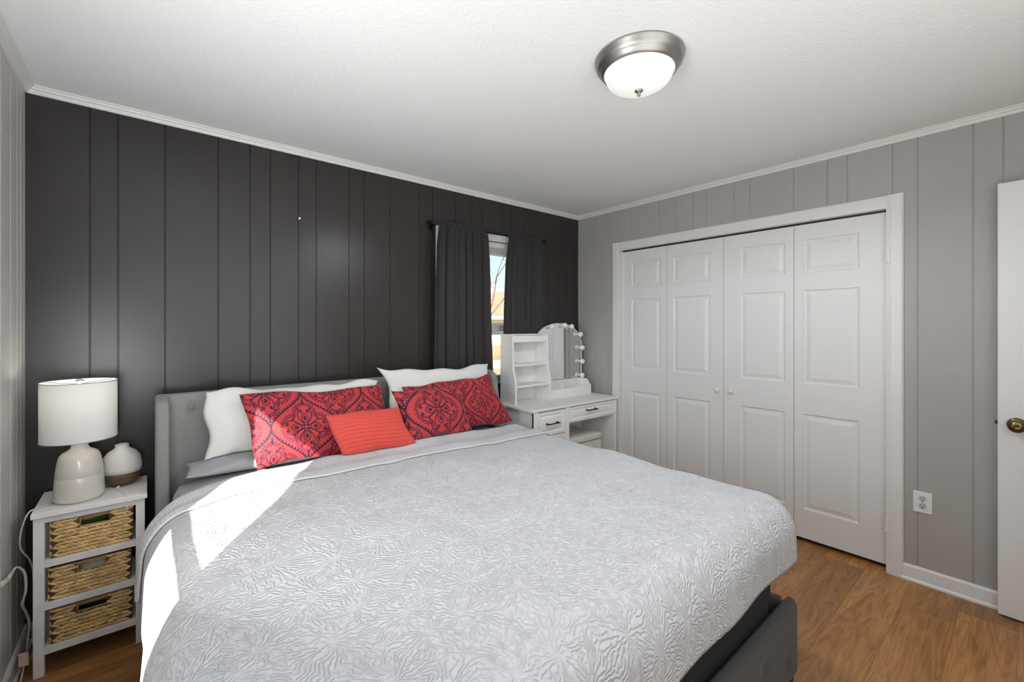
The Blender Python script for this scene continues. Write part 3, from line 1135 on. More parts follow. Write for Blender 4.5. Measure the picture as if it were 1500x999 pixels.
from mathutils.bvhtree import BVHTree
OBST = []


def obstacle(o, reach, closed=False):
    off = Vector(ORIGIN[o.name])
    me = o.data
    OBST.append((BVHTree.FromPolygons([v.co + off for v in me.vertices], [tuple(p.vertices) for p in me.polygons]), reach, closed))


def inside(bv, p):
    n, q, d = 0, p.copy(), Vector((0.031, 0.047, 0.998)).normalized()
    while n < 12:
        loc, nr, ix, ds = bv.ray_cast(q, d)
        if loc is None: break
        n += 1
        q = loc + d * 1e-5
    return n % 2 == 1


def settle(o, margin=0.006):
    """a soft pillow gives way where it rests on what is already there"""
    off = Vector(ORIGIN[o.name])
    for _pass in range(3):
        for bv, reach, closed in OBST:
            for v in o.data.vertices:
                p = v.co + off
                loc, nr, ix, ds = bv.find_nearest(p, reach)
                if loc is None: continue
                d = (p - loc).dot(nr)
                if d >= margin: continue
                if closed:
                    if inside(bv, p):
                        v.co = loc + nr * margin - off
                    elif ds < margin and ds > 1e-6:
                        v.co = loc + (p - loc) * (margin / ds) - off
                else:
                    v.co = loc + nr * margin - off


# damask print: ogee lattice of leafy bands, each cell holding a scrolled medallion
def bez(p0, p1, p2, p3, n=14):
    t = np.linspace(0, 1, n)[:, None]
    p0, p1, p2, p3 = map(np.array, (p0, p1, p2, p3))
    return (1 - t) ** 3 * p0 + 3 * (1 - t) ** 2 * t * p1 + 3 * (1 - t) * t ** 2 * p2 + t ** 3 * p3


def spiral(c, r0, a0, turns, n=26):
    t = np.linspace(0, 1, n)
    a = a0 + turns * 2 * PI * t
    r = r0 * (1 - 0.82 * t)
    return np.stack([c[0] + r * np.cos(a), c[1] + r * np.sin(a)], -1)


def medallion_lines():
    """strokes of one quarter of the medallion (unit coordinates, mirrored in x and y by folding)"""
    S = []
    lw = 0.024
    # long scrolled stems of the upright and sideways lobes
    S.append((bez((0.03, 0.07), (0.16, 0.26), (0.38, 0.40), (0.29, 0.64)), lw))
    S.append((bez((0.29, 0.64), (0.23, 0.80), (0.08, 0.76), (0.11, 0.66)), lw))
    S.append((spiral((0.165, 0.65), 0.06, PI, -1.0), lw * 0.85))
    S.append((bez((0.06, 0.04), (0.34, 0.13), (0.52, 0.36), (0.76, 0.27)), lw))
    S.append((bez((0.76, 0.27), (0.92, 0.20), (0.86, 0.07), (0.77, 0.10)), lw))
    S.append((spiral((0.765, 0.16), 0.06, -PI / 2, 1.0), lw * 0.85))
    # inner drops
    S.append((bez((0.0, 0.16), (0.20, 0.26), (0.20, 0.50), (0.0, 0.60)), lw * 0.9))
    S.append((bez((0.16, 0.0), (0.30, 0.20), (0.52, 0.20), (0.63, 0.0)), lw * 0.9))
    # side scrolls
    S.append((spiral((0.52, 0.355), 0.062, -1.2, 1.1), lw * 0.8))
    S.append((bez((0.40, 0.24), (0.46, 0.25), (0.50, 0.27), (0.545, 0.30)), lw * 0.8))
    S.append((spiral((0.26, 0.80), 0.050, 1.0, -1.1), lw * 0.8))
    S.append((bez((0.10, 0.04), (0.13, 0.07), (0.13, 0.10), (0.07, 0.11)), lw))
    # leafy sprigs in the drops
    for (cx, cy, up) in ((0.0, 0.37, 1), (0.40, 0.0, 0)):
        for (d0, d1, sp) in ((-0.06, 0.00, 0.070), (0.02, 0.07, 0.055)):
            if up: S.append((np.array([(cx, cy + d0), (cx + sp, cy + d1)]), 0.026))
            else: S.append((np.array([(cx + d0, cy), (cx + d1, cy + sp)]), 0.026))
        if up: S.append((np.array([(cx, cy - 0.10), (cx, cy + 0.12)]), 0.022))
        else: S.append((np.array([(cx - 0.10, cy), (cx + 0.12, cy)]), 0.022))
    # border of small loops along the four-lobed outline
    out = np.concatenate([bez((0.0, 1.06), (0.08, 0.96), (0.40, 0.96), (0.43, 0.68), 30), bez((0.43, 0.68), (0.44, 0.58), (0.40, 0.52), (0.44, 0.46), 12)[1:],
                          bez((0.44, 0.46), (0.62, 0.58), (0.92, 0.42), (1.06, 0.0), 30)[1:]])
    seg = np.linalg.norm(np.diff(out, axis=0), axis=1)
    sl = np.concatenate([[0], np.cumsum(seg)])
    tot = sl[-1]
    N = 14

    def at(q, off):
        x = np.interp(q, sl, out[:, 0]); y = np.interp(q, sl, out[:, 1])
        dx = np.interp(min(q + 0.02, tot), sl, out[:, 0]) - np.interp(max(q - 0.02, 0), sl, out[:, 0])
        dy = np.interp(min(q + 0.02, tot), sl, out[:, 1]) - np.interp(max(q - 0.02, 0), sl, out[:, 1])
        l = math.hypot(dx, dy) + 1e-9
        return (x - dy / l * off, y + dx / l * off)
    for k_ in range(N):
        pts = [at((k_ + fr) / N * tot, off) for (fr, off) in ((0.16, -0.010), (0.16, 0.060), (0.40, 0.080), (0.64, 0.060), (0.64, -0.010))]
        S.append((np.array(pts), 0.0175))
    S.append((np.array([at(q, -0.045) for q in np.linspace(0.06, tot - 0.02, 50)]), 0.015))
    S.append((np.array([(0.0, 1.04), (0.0, 1.20)]), 0.045))
    S.append((np.array([(0.0, 1.20), (0.0, 1.32)]), 0.025))
    return S


PW, PH = 0.345, 0.405           # ogee cell
NXP, NYP = 340, 420
gx, gy = np.meshgrid(np.linspace(0, PW / 2, NXP), np.linspace(0, PH / 2, NYP), indexing='ij')
mask = np.zeros_like(gx, dtype=bool)
ux, uy = gx / 0.116, gy / 0.126
for (pl, hw) in medallion_lines():
    for i_ in range(len(pl) - 1):
        a, b = pl[i_], pl[i_ + 1]
        lo = np.minimum(a, b) - hw; hi = np.maximum(a, b) + hw
        sel = (ux >= lo[0]) & (ux <= hi[0]) & (uy >= lo[1]) & (uy <= hi[1])
        if not sel.any(): continue
        px, py = ux[sel] - a[0], uy[sel] - a[1]
        d = b - a
        t = np.clip((px * d[0] + py * d[1]) / (d @ d + 1e-12), 0, 1)
        mask[sel] |= (px - t * d[0]) ** 2 + (py - t * d[1]) ** 2 < hw * hw
xb = PW / 4 * (1 + np.cos(2 * PI * gy / PH))
slope = PW / 4 * 2 * PI / PH * np.abs(np.sin(2 * PI * gy / PH))
db = (gx - xb) / np.sqrt(1 + slope ** 2)
sarc = gy * 1.35
saw = (((sarc + np.abs(db) * 1.1) / 0.0150) % 1.0)
mask |= (np.abs(db) < 0.0042)
# leaves grow from one side of each band only: inside the lower half of a cell
mask_low = mask | ((db > -0.0125) & (db < 0) & (saw < 0.52))
RED = np.array([0.47, 0.040, 0.042, 1.0]); DARK = np.array([0.030, 0.013, 0.034, 1.0])


def damask(ox, oy, sc=1.0, rot=0.0):
    def f(mx, my):
        x = (mx * math.cos(rot) - my * math.sin(rot)) / sc + ox
        y = (mx * math.sin(rot) + my * math.cos(rot)) / sc + oy
        best = None
        i0 = np.round(x / PW); j0 = np.round(y / PH)
        x1, y1 = x - i0 * PW, y - j0 * PH
        i1 = np.round(x / PW - 0.5) + 0.5; j1 = np.round(y / PH - 0.5) + 0.5
        x2, y2 = x - i1 * PW, y - j1 * PH
        in1 = np.abs(x1) <= PW / 4 * (1 + np.cos(2 * PI * y1 / PH))
        xx = np.where(in1, x1, x2); yy = np.where(in1, y1, y2)
        ii = np.clip((np.abs(xx) / (PW / 2) * (NXP - 1)).round().astype(int), 0, NXP - 1)
        jj = np.clip((np.abs(yy) / (PH / 2) * (NYP - 1)).round().astype(int), 0, NYP - 1)
        mk = np.where(yy < 0, mask_low[ii, jj], mask[ii, jj]).astype(float)[..., None]
        return RED * (1 - mk) + DARK * mk
    return f


def pleats(mx, my, prof):
    s = np.clip(prof, 0, 1) ** 0.5
    ph = (my + 0.004 * np.sin(mx * 14)) / 0.021
    saw_ = ph - np.floor(ph)
    return -0.0062 * np.exp(-saw_ / 0.16) * s * (np.abs(mx) < 0.19)


obstacle(sheet_o, 0.08)
obstacle(band_o, 0.04)
pillow('flat_pillow', ((0.135, 2.53, 0.735), (0.95, 2.53, 0.735), (0.135, 2.335, 0.728), (0.95, 2.345, 0.728)), 0.075, M['sheet'],
       'grey pillow lying flat under the white pillow on the left', seed=21, wr=0.008)
pillow('flat_pillow', ((1.05, 2.53, 0.735), (1.84, 2.53, 0.735), (1.05, 2.395, 0.728), (1.86, 2.40, 0.728)), 0.075, M['sheet'],
       'grey pillow lying flat under the white pillow on the right', seed=24, wr=0.008)
pillow('white_pillow', ((0.205, 2.515, 1.075), (1.055, 2.525, 1.060), (0.205, 2.455, 0.755), (1.05, 2.44, 0.755)), 0.11, M['white_pillow'],
       'white pillow against the headboard behind the sunlit red sham', seed=31, n=110, m=80, wr=0.011, conc=0.05)
pillow('white_pillow', ((1.067, 2.525, 1.132), (1.885, 2.51, 1.115), (1.08, 2.455, 0.755), (1.90, 2.44, 0.755)), 0.11, M['white_pillow'],
       'white pillow with raised corners standing highest near the curtain', seed=37, n=90, m=60, wr=0.007, conc=0.13)
pillow('patterned_sham', ((0.345, 2.425, 1.052), (1.055, 2.45, 1.036), (0.385, 2.30, 0.715), (1.09, 2.31, 0.715)), 0.11, M['damask'],
       'red sham with dark damask print, half in sunlight at the left', 'pillow', n=420, m=260, conc=0.045, wr=0.006, seed=41, colour=damask(0.12, 0.03, 0.92, 0.06))
pillow('patterned_sham', ((1.165, 2.42, 1.012), (1.80, 2.395, 1.05), (1.25, 2.30, 0.715), (1.955, 2.33, 0.715)), 0.11, M['damask'],
       'red damask printed sham leaning at the right end by the vanity', 'pillow', n=360, m=260, conc=0.06, wr=0.006, seed=47, colour=damask(-0.17, 0.01, 0.85, 0.10))
pillow('square_cushion', ((1.052, 2.318, 1.012), (1.517, 2.325, 1.004), (1.100, 2.172, 0.738), (1.528, 2.198, 0.738)), 0.125, M['damask'],
       'square red damask cushion in front, right of the plain coral one', 'cushion', n=330, m=260, conc=0.07, wr=0.006, seed=53, colour=damask(0.01, 0.0, 1.13, 0.05), power=0.5)
pillow('pleated_cushion', ((0.681, 2.262, 0.935), (1.067, 2.250, 0.932), (0.733, 2.160, 0.738), (1.116, 2.135, 0.738)), 0.10, M['coral'],
       'small plain coral cushion with horizontal pleats in front', 'cushion', n=130, m=220, conc=0.04, wr=0.003, seed=59, extra=pleats)

# ------------------------------------------------------------------ nightstand, baskets
ns = empty('nightstand', (-0.167, 2.64, 0))
tag(ns, 'narrow white wooden nightstand with three shelves of wicker baskets', 'nightstand')
NX0, NX1, NY0, NY1 = -0.340, 0.006, 2.482, 2.785
w = MB()
w.box(NX0, NX1, NY0, NY1, 0.629, 0.650)
w.build('top', M['white_wood'], ns, bevel=0.002)
for (a, b) in ((NX0 + 0.004, NX0 + 0.035), (NX1 - 0.038, NX1 - 0.008)):
    for (c, d) in ((2.502, 2.532), (2.735, 2.765)):
        MB().box(a, b, c, d, 0, 0.629).build('leg', M['white_wood'], ns, bevel=0.0015)
lx0, lx1 = NX0 + 0.035, NX1 - 0.038
MB().box(lx0, lx1, 2.506, 2.524, 0.602, 0.629).build('apron', M['white_wood'], ns)
for z in (0.082, 0.256, 0.424):
    w = MB()
    w.box(lx0, lx1, 2.504, 2.524, z, z + 0.026)
    w.box(lx0 + 0.0, lx1 - 0.0, 2.524, 2.76, z + 0.012, z + 0.026)
    w.build('shelf', M['white_wood'], ns, bevel=0.001)


def basket(x0, x1, z0, z1, hole, label, seed, y=2.512):
    rg = random.Random(seed)
    g = empty('wicker_basket', ((x0 + x1) / 2, y + 0.1, z0))
    tag(g, label, 'basket', 'wicker baskets on the nightstand shelves')
    mb = MB()
    cols = []
    hx0, hx1, hz0, hz1 = hole
    t0 = 0.010                       # taper at the bottom

    def xl(z): return x0 + t0 * (1 - (z - z0) / (z1 - z0))
    def xr(z): return x1 - t0 * 0.4 * (1 - (z - z0) / (z1 - z0))

    def slab(a, b, c, d, ya, yb):
        n0 = len(mb.v)
        mb.box(a, b, ya, yb, c, d)
        cols.extend([(0.14, 0.075, 0.028, 1)] * (len(mb.v) - n0))
    # core walls (front around the hand hole, sides, back, bottom)
    slab(x0 + t0, hx0, z0, z1, y + 0.007, y + 0.012)
    slab(hx1, x1 - t0, z0, z1, y + 0.007, y + 0.012)
    slab(hx0, hx1, z0, hz0, y + 0.007, y + 0.012)
    slab(hx0, hx1, hz1, z1, y + 0.007, y + 0.012)
    slab(x0 + 0.006, x0 + 0.012, z0, z1 - 0.004, y + 0.010, y + 0.213)
    slab(x1 - 0.012, x1 - 0.006, z0, z1 - 0.004, y + 0.010, y + 0.213)
    slab(x0 + 0.010, x1 - 0.010, z0, z1 - 0.004, y + 0.206, y + 0.212)
    slab(x0 + 0.010, x1 - 0.010, z0, z0 + 0.006, y + 0.010, y + 0.210)

    def strand(cx, cy, cz, ln, th, tilt, side):
        n0 = len(mb.v)
        K, S = 7, 6
        vs, fs = [], []
        for i in range(K):
            t = -1 + 2 * i / (K - 1)
            rr = math.sqrt(max(1 - t * t, 0.02))
            for k in range(S):
                a = 2 * PI * k / S
                lx, lz, ly = t * ln, math.cos(a) * th * rr, math.sin(a) * 0.0048 * rr
                px = lx * math.cos(tilt) - lz * math.sin(tilt)
                pz = lx * math.sin(tilt) + lz * math.cos(tilt)
                zz = min(max(cz + pz, z0 + 0.0012), z1 - 0.0004)
                vs.append((cx + px, cy + ly, zz) if side == 0 else (cx + ly, cy + px, zz))
        for i in range(K - 1):
            for k in range(S):
                k2 = (k + 1) % S
                fs.append((i * S + k, i * S + k2, (i + 1) * S + k2, (i + 1) * S + k))
        fs.append(tuple(range(S))[::-1]); fs.append(tuple(range((K - 1) * S, K * S)))
        mb.add(vs, fs)
        b = rg.uniform(0.72, 1.18)
        h = rg.uniform(-0.03, 0.03)
        c = (0.80 * b + h, 0.54 * b, 0.24 * b - h * 0.4, 1)
        cols.extend([c] * (len(mb.v) - n0))
    rows_ = int(round((z1 - z0) / 0.0145))
    rh = (z1 - z0) / rows_
    for r_ in range(rows_):
        cz = z0 + rh * (r_ + 0.5)
        a, b = xl(cz) + 0.021, xr(cz) - 0.021
        nst = int((b - a) / 0.0165)
        for k in range(nst + 1):
            cx = a + (b - a) * k / nst + (0.004 if r_ % 2 else -0.004)
            if hx0 - 0.010 < cx < hx1 + 0.010 and hz0 - 0.004 < cz < hz1 + 0.004:
                continue
            strand(cx, y + 0.0058 + rg.uniform(-0.0012, 0.0012), cz + rg.uniform(-.001, .001), 0.0150, 0.0058, (0.42 if r_ % 2 else -0.42) + rg.uniform(-0.12, 0.12), 0)
        for sx in (x0 + 0.008,):
            for k in range(8):
                strand(sx, y + 0.02 + 0.024 * k, cz, 0.0165, 0.0062, 0.35 if r_ % 2 else -0.35, 1)
    # rim and hole binding
    for (pts) in ([(x0 + 0.006, y + 0.006, z1 - 0.003), (hx0, y + 0.006, z1 - 0.003), (hx1, y + 0.006, z1 - 0.003), (x1 - 0.004, y + 0.006, z1 - 0.003)],
                  [(hx0, y + 0.006, hz1), (hx0, y + 0.006, hz0), (hx1, y + 0.006, hz0), (hx1, y + 0.006, hz1), (hx0, y + 0.006, hz1)]):
        n0 = len(mb.v)
        mb.tube(pts, 0.0034, 6, 1)
        cols.extend([(0.44, 0.28, 0.12, 1)] * (len(mb.v) - n0))
    mb.col = cols
    mb.build('woven_body', M['wicker'], g, smooth=True, recalc=True)


basket(-0.297, -0.035, 0.4505, 0.598, (-0.205, -0.118, 0.556, 0.588), 'wicker basket on the top shelf with green bottle inside', 3)
basket(-0.303, -0.042, 0.2825, 0.412, (-0.212, -0.128, 0.374, 0.402), 'wicker basket on the middle shelf with white cloth inside', 5)
basket(-0.298, -0.037, 0.1085, 0.246, (-0.212, -0.124, 0.208, 0.237), 'wicker basket on the bottom shelf with dark things inside', 9)
tag(MB().lathe([(0.002, -0.075), (0.022, -0.07), (0.026, -0.05), (0.026, 0.03), (0.012, 0.05), (0.010, 0.075)], (-0.17, 2.575, 0.565), 20, 'x').build('green_bottle', M['green'], smooth=True),
    'green bottle lying in the top wicker basket', 'bottle')
o = MB()
soft_box(o, -0.215, -0.12, 2.545, 2.64, 0.30, 0.395, 0.03)
tag(o.build('folded_cloth', M['cloth'], smooth=True), 'white cloth seen through the middle basket hole', 'cloth')
tag(MB().box(-0.22, -0.11, 2.55, 2.65, 0.1145, 0.225).build('dark_box', M['dark_blue'], bevel=0.01), 'dark box seen through the bottom basket hole', 'box')

# ------------------------------------------------------------------ table lamp, diffuser
LCX, LCY = -0.213, 2.590
lamp = empty('table_lamp', (LCX, LCY, 0.650))
tag(lamp, 'cream ceramic table lamp with white drum shade on the nightstand', 'lamp')
prof = [(0.060, 0.0), (0.073, 0.003), (0.079, 0.012), (0.080, 0.025), (0.0775, 0.07), (0.0755, 0.100), (0.0748, 0.1015), (0.0755, 0.103), (0.0725, 0.135), (0.0675, 0.170), (0.063, 0.186), (0.054, 0.198), (0.040, 0.206), (0.031, 0.213), (0.027, 0.222), (0.0265, 0.234), (0.029, 0.240), (0.016, 0.2405)]
MB().lathe(prof, (LCX, LCY, 0.650), 56).build('ceramic_base', M['ceramic'], lamp, smooth=True)
MB().lathe([(0.012, 0.0), (0.012, 0.03), (0.016, 0.032), (0.016, 0.08), (0.010, 0.082)], (LCX, LCY, 0.8905), 20).build('socket', M['nickel'], lamp)
MB().lathe([(0.010, 0.0), (0.022, 0.03), (0.028, 0.055), (0.022, 0.078), (0.004, 0.088)], (LCX, LCY, 0.972), 24).build('bulb', M['bulb'], lamp, smooth=True)
SZ0, SZ1, SR = 0.902, 1.146, 0.119
MB().lathe([(SR, SZ0), (SR, SZ1), (SR - 0.0022, SZ1), (SR - 0.0022, SZ0), (SR, SZ0)], (LCX, LCY, 0), 72, cap=False).build('lamp_shade', M['shade'], lamp, smooth=False)
M['rim'] = plain('grey_trim_wire', (0.42, 0.42, 0.41), 0.4, 0.5)
for z in (SZ0 + 0.0015, SZ1 - 0.0015):
    ring = [(LCX + SR * math.cos(a), LCY + SR * math.sin(a), z) for a in np.linspace(0, 2 * PI, 73)]
    MB().tube(ring, 0.0017, 6, 1).build('shade_rim', M['rim'], lamp, smooth=True)
ld = bpy.data.lights.new('lamp_light', 'POINT')
ld.energy = 0.8
ld.color = (1.0, 0.96, 0.90)
ld.shadow_soft_size = 0.03
lo_ = bpy.data.objects.new('lamp_light', ld)
COL.objects.link(lo_)
lo_.parent = lamp
lo_.location = (0, 0, 0.445)
w = MB()
for k_ in range(3):
    a = R(35 + 120 * k_)
    w.tube([(LCX, LCY, SZ1 - 0.012), (LCX + SR * math.cos(a), LCY + SR * math.sin(a), SZ1 - 0.003)], 0.0016, 6, 1)
w.tube([(LCX - 0.034, LCY, 0.93), (LCX - 0.045, LCY, 1.0), (LCX - 0.03, LCY, 1.10), (LCX, LCY, SZ1 - 0.010), (LCX + 0.03, LCY, 1.10), (LCX + 0.045, LCY, 1.0), (LCX + 0.034, LCY, 0.93), (LCX, LCY, 0.925), (LCX - 0.034, LCY, 0.93)], 0.0016, 6, 3)
w.build('harp', M['nickel'], lamp)
MB().lathe([(0.005, 0.0), (0.005, 0.006), (0.014, 0.010), (0.015, 0.016), (0.010, 0.022), (0.002, 0.024)], (LCX, LCY, SZ1 - 0.014), 20).build('finial', M['finial_glass'], lamp, smooth=True)

DCX, DCY = -0.083, 2.705
df = empty('aroma_diffuser', (DCX, DCY, 0.65))
tag(df, 'squat aroma diffuser with white top and walnut base beside the lamp', 'diffuser')
MB().lathe([(0.042, 0.0), (0.052, 0.006), (0.064, 0.024), (0.0705, 0.045), (0.0715, 0.060), (0.060, 0.0605)], (DCX, DCY, 0.65), 48).build('wooden_base', M['walnut'], df, smooth=True)
MB().lathe([(0.060, 0.0605), (0.0725, 0.0608), (0.0728, 0.080), (0.071, 0.105), (0.064, 0.130), (0.050, 0.150), (0.034, 0.161), (0.026, 0.167), (0.024, 0.176), (0.0255, 0.182), (0.021, 0.184), (0.019, 0.178), (0.018, 0.160)], (DCX, DCY, 0.65), 48).build('white_cover', M['matte_white'], df, smooth=True)
w = MB()
w.tube([(-0.094, 2.632, 0.657), (-0.096, 2.622, 0.6545), (-0.094, 2.60, 0.652), (-0.075, 2.55, 0.652), (-0.066, 2.50, 0.652), (-0.062, 2.481, 0.651), (-0.062, 2.4795, 0.635), (-0.060, 2.480, 0.60), (-0.066, 2.484, 0.575)], 0.0013, 6, 5)
w.tube([(-0.092, 2.642, 0.659), (-0.094, 2.628, 0.6565)], 0.0048, 8, 1)
tag(w.build('diffuser_cord', M['white_plastic'], smooth=True), 'thin white cord hanging over the nightstand front edge', 'cord')

# cords and outlet by the left wall
ol = empty('wall_outlet', (XL, 2.33, 0.405))
tag(ol, 'white outlet on the left wall behind the plug', 'outlet')
MB().box(XL, XL + 0.005, 2.290, 2.360, 0.405, 0.520).build('cover_plate', M['white_plastic'], ol, bevel=0.0015)
w = MB()
w.box(XL + 0.005, XL + 0.030, 2.352, 2.386, 0.452, 0.472)
w = MB()
w.tube([(XL + 0.0055, 2.345, 0.462), (XL + 0.018, 2.375, 0.463)], 0.010, 10, 1)
w.tube([(XL + 0.018, 2.375, 0.463), (XL + 0.023, 2.42, 0.470)], 0.0065, 10, 1)
w.tube([(XL + 0.023, 2.42, 0.470), (XL + 0.030, 2.46, 0.470), (XL + 0.044, 2.49, 0.43), (XL + 0.046, 2.50, 0.36), (XL + 0.034, 2.52, 0.30), (XL + 0.040, 2.55, 0.25), (XL + 0.046, 2.57, 0.19), (XL + 0.036, 2.60, 0.10), (XL + 0.034, 2.64, 0.010), (XL + 0.036, 2.70, 0.0045)], 0.0042, 8, 6)
tag(w.build('charging_cord', M['cord'], smooth=True), 'white cord plugged into the left wall outlet', 'cord')
w = MB()
w.tube([(-0.285, 2.60, 0.656), (-0.30, 2.575, 0.6535), (-0.335, 2.545, 0.6535), (-0.352, 2.52, 0.645), (-0.366, 2.50, 0.59), (-0.370, 2.515, 0.52), (-0.352, 2.56, 0.45), (-0.346, 2.59, 0.38), (-0.346, 2.60, 0.28), (-0.345, 2.60, 0.16), (-0.345, 2.62, 0.06), (-0.345, 2.65, 0.005)], 0.0028, 8, 6)
tag(w.build('lamp_cord', M['cord'], smooth=True), 'lamp cord trailing off the nightstand left corner to the floor', 'cord')
w = MB()
w.prism([(-0.376, 2.520), (-0.350, 2.512), (-0.348, 2.516), (-0.374, 2.524)], 2, 0.060, 0.110)
w.tube([(-0.361, 2.518, 0.062), (-0.366, 2.46, 0.010), (-0.372, 2.38, 0.0035)], 0.0022, 6, 4)
tag(w.build('cord_tag', M['pink_tag']), 'small pink tag on a cord behind the nightstand leg', 'tag')

# ------------------------------------------------------------------ curtains and rod
rod = empty('curtain_rod', (2.10, 2.755, 2.11))
tag(rod, 'thin black curtain rod above the window', 'curtain rod')
RY, RZ = 2.757, 2.112
MB().lathe([(0.0075, 1.555), (0.0075, 2.665)], (0, RY, RZ), 14, 'x').build('pole', M['black_metal'], rod, smooth=True)
for (x, s_) in ((1.555, -1), (2.665, 1)):
    MB().lathe([(0.009, 0.0), (0.009, s_ * 0.008), (0.014, s_ * 0.012), (0.015, s_ * 0.024), (0.010, s_ * 0.032), (0.002, s_ * 0.034)], (x, RY, RZ), 16, 'x').build('finial', M['black_metal'], rod, smooth=True)
for x in (1.585, 2.650):
    w = MB().box(x - 0.008, x + 0.008, RY - 0.008, YB - 0.001, RZ - 0.018, RZ - 0.006)
    w.box(x - 0.014, x + 0.014, YB - 0.006, YB, RZ - 0.04, RZ + 0.03)
    w.build('bracket', M['black_metal'], rod, bevel=0.001)


def curtain(edges, folds, z0, label, seed, amp=0.022, ymin=2.60):
    """edges: [(z, xl, xr)] from top to bottom"""
    g = empty('curtain', ((edges[0][1] + edges[0][2]) / 2, RY, z0))
    tag(g, label, 'curtain', 'curtains at the window')
    zs = np.array([e[0] for e in edges])[::-1]; xl = np.array([e[1] for e in edges])[::-1]; xr = np.array([e[2] for e in edges])[::-1]
    zt = edges[0][0]
    n, m = 260, 90
    T, Zg = np.meshgrid(np.linspace(0, 1, n), np.linspace(z0, zt, m), indexing='ij')
    L = np.interp(Zg, zs, xl); Rr = np.interp(Zg, zs, xr)
    rg = np.random.default_rng(seed)
    warp = T + 0.35 / folds * np.sin(2 * PI * T * 2 + rg.uniform(0, 6)) / 2
    ph = 2 * PI * folds * warp * 1.15 + 0.25 * np.sin((zt - Zg) * 3 + T * 6)
    down = np.clip((zt - Zg) / 0.25, 0, 1)
    A = amp * (0.45 + 0.55 * down) * (0.7 + 0.3 * np.sin(T * 17 + seed))
    ripple = 0.004 * np.sin(ph * 2.7 + 1) * (1 - down)
    wave = 1 - 2 * np.abs(np.cos(ph / 2)) ** 0.75
    Y = RY - 0.012 - A * 0.35 + A * wave + ripple
    pock = np.clip((Zg - (zt - 0.035)) / 0.035, 0, 1)
    Y = Y * (1 - (Zg > zt - 0.04)) + (RY - 0.011 + 0.0035 * np.sin(ph * 2)) * (Zg > zt - 0.04)
    Xg = L + (Rr - L) * T + 0.25 * A * np.cos(ph)
    Ymax = YB - 0.022
    Y = np.clip(Y, ymin, Ymax)
    mb = MB().grid(np.stack([Xg, Y, Zg], -1))
    mb.build('cloth', M['curtain'], g, smooth=True, thick=0.0016)


curtain([(2.135, 1.616, 2.034), (2.05, 1.598, 2.042), (1.95, 1.584, 2.044), (1.6, 1.572, 2.056), (1.05, 1.562, 2.076), (0.72, 1.556, 2.08)], 5.5, 0.72, 'dark curtain left of the window gap, behind the bed', 4, 0.029)
curtain([(2.128, 2.262, 2.640), (2.02, 2.238, 2.640), (1.88, 2.214, 2.648), (1.5, 2.196, 2.655), (1.15, 2.190, 2.655), (0.80, 2.185, 2.66)], 5.5, 0.80, 'dark curtain right of the window gap, behind the vanity', 9, 0.020, 2.728)

# ------------------------------------------------------------------ vanity
va = empty('vanity_desk', (2.63, 2.52, 0))
tag(va, 'white vanity desk with drawers, shelf unit and lighted arch mirror', 'vanity')
VX0, VX1, VY0, VY1, VZ = 2.125, 3.130, 2.305, 2.722, 0.770
w = MB().prism([(VX0, VY0), (VX1, VY0), (VX1, VY1), (VX0, VY1)], 2, VZ - 0.020, VZ)
w.build('tabletop', M['vanity'], va, bevel=0.004, bseg=2)
cz0, cz1 = 0.0, VZ - 0.020
cx1 = 2.500
MB().box(VX0 + 0.018, VX0 + 0.036, VY0 + 0.012, VY1 - 0.008, 0, cz1).build('side_panel', M['vanity'], va)
MB().box(cx1, cx1 + 0.018, VY0 + 0.012, VY1 - 0.008, 0, cz1).build('side_panel', M['vanity'], va)
MB().box(VX1 - 0.036, VX1 - 0.018, VY0 + 0.012, VY1 - 0.008, 0, cz1).build('side_panel', M['vanity'], va)
MB().box(VX0 + 0.036, VX1 - 0.036, VY1 - 0.020, VY1 - 0.010, 0.30, cz1).build('back_panel', M['vanity'], va)
MB().box(cx1 + 0.018, VX1 - 0.036, VY0 + 0.03, VY1 - 0.02, 0.615, 0.627).build('drawer_bottom', M['vanity'], va)


def y_panel(name, Y, x0, x1, z0, z1, fr, parent, thick=0.018):
    """drawer front facing -y with a recessed, raised centre"""
    mb = MB()
    rings = [(0, 0), (fr, 0), (fr + 0.004, 0.005), (fr + 0.012, 0.006), (fr + 0.022, 0.001)]
    vs, fs = [], []
    for (i, d) in rings:
        vs += [(x0 + i, Y + d, z0 + i), (x1 - i, Y + d, z0 + i), (x1 - i, Y + d, z1 - i), (x0 + i, Y + d, z1 - i)]
    for r_ in range(len(rings) - 1):
        for k in range(4):
            k2 = (k + 1) % 4
            fs.append((r_ * 4 + k, r_ * 4 + k2, r_ * 4 + 4 + k2, r_ * 4 + 4 + k))
    e = (len(rings) - 1) * 4
    fs.append((e, e + 1, e + 2, e + 3))
    mb.add(vs, fs)
    mb.add([(x0, Y, z0), (x1, Y, z0), (x1, Y, z1), (x0, Y, z1), (x0, Y + thick, z0), (x1, Y + thick, z0), (x1, Y + thick, z1), (x0, Y + thick, z1)],
           [(0, 1, 5, 4), (1, 2, 6, 5), (2, 3, 7, 6), (3, 0, 4, 7), (4, 5, 6, 7)])
    return mb.build(name, M['vanity'], parent)


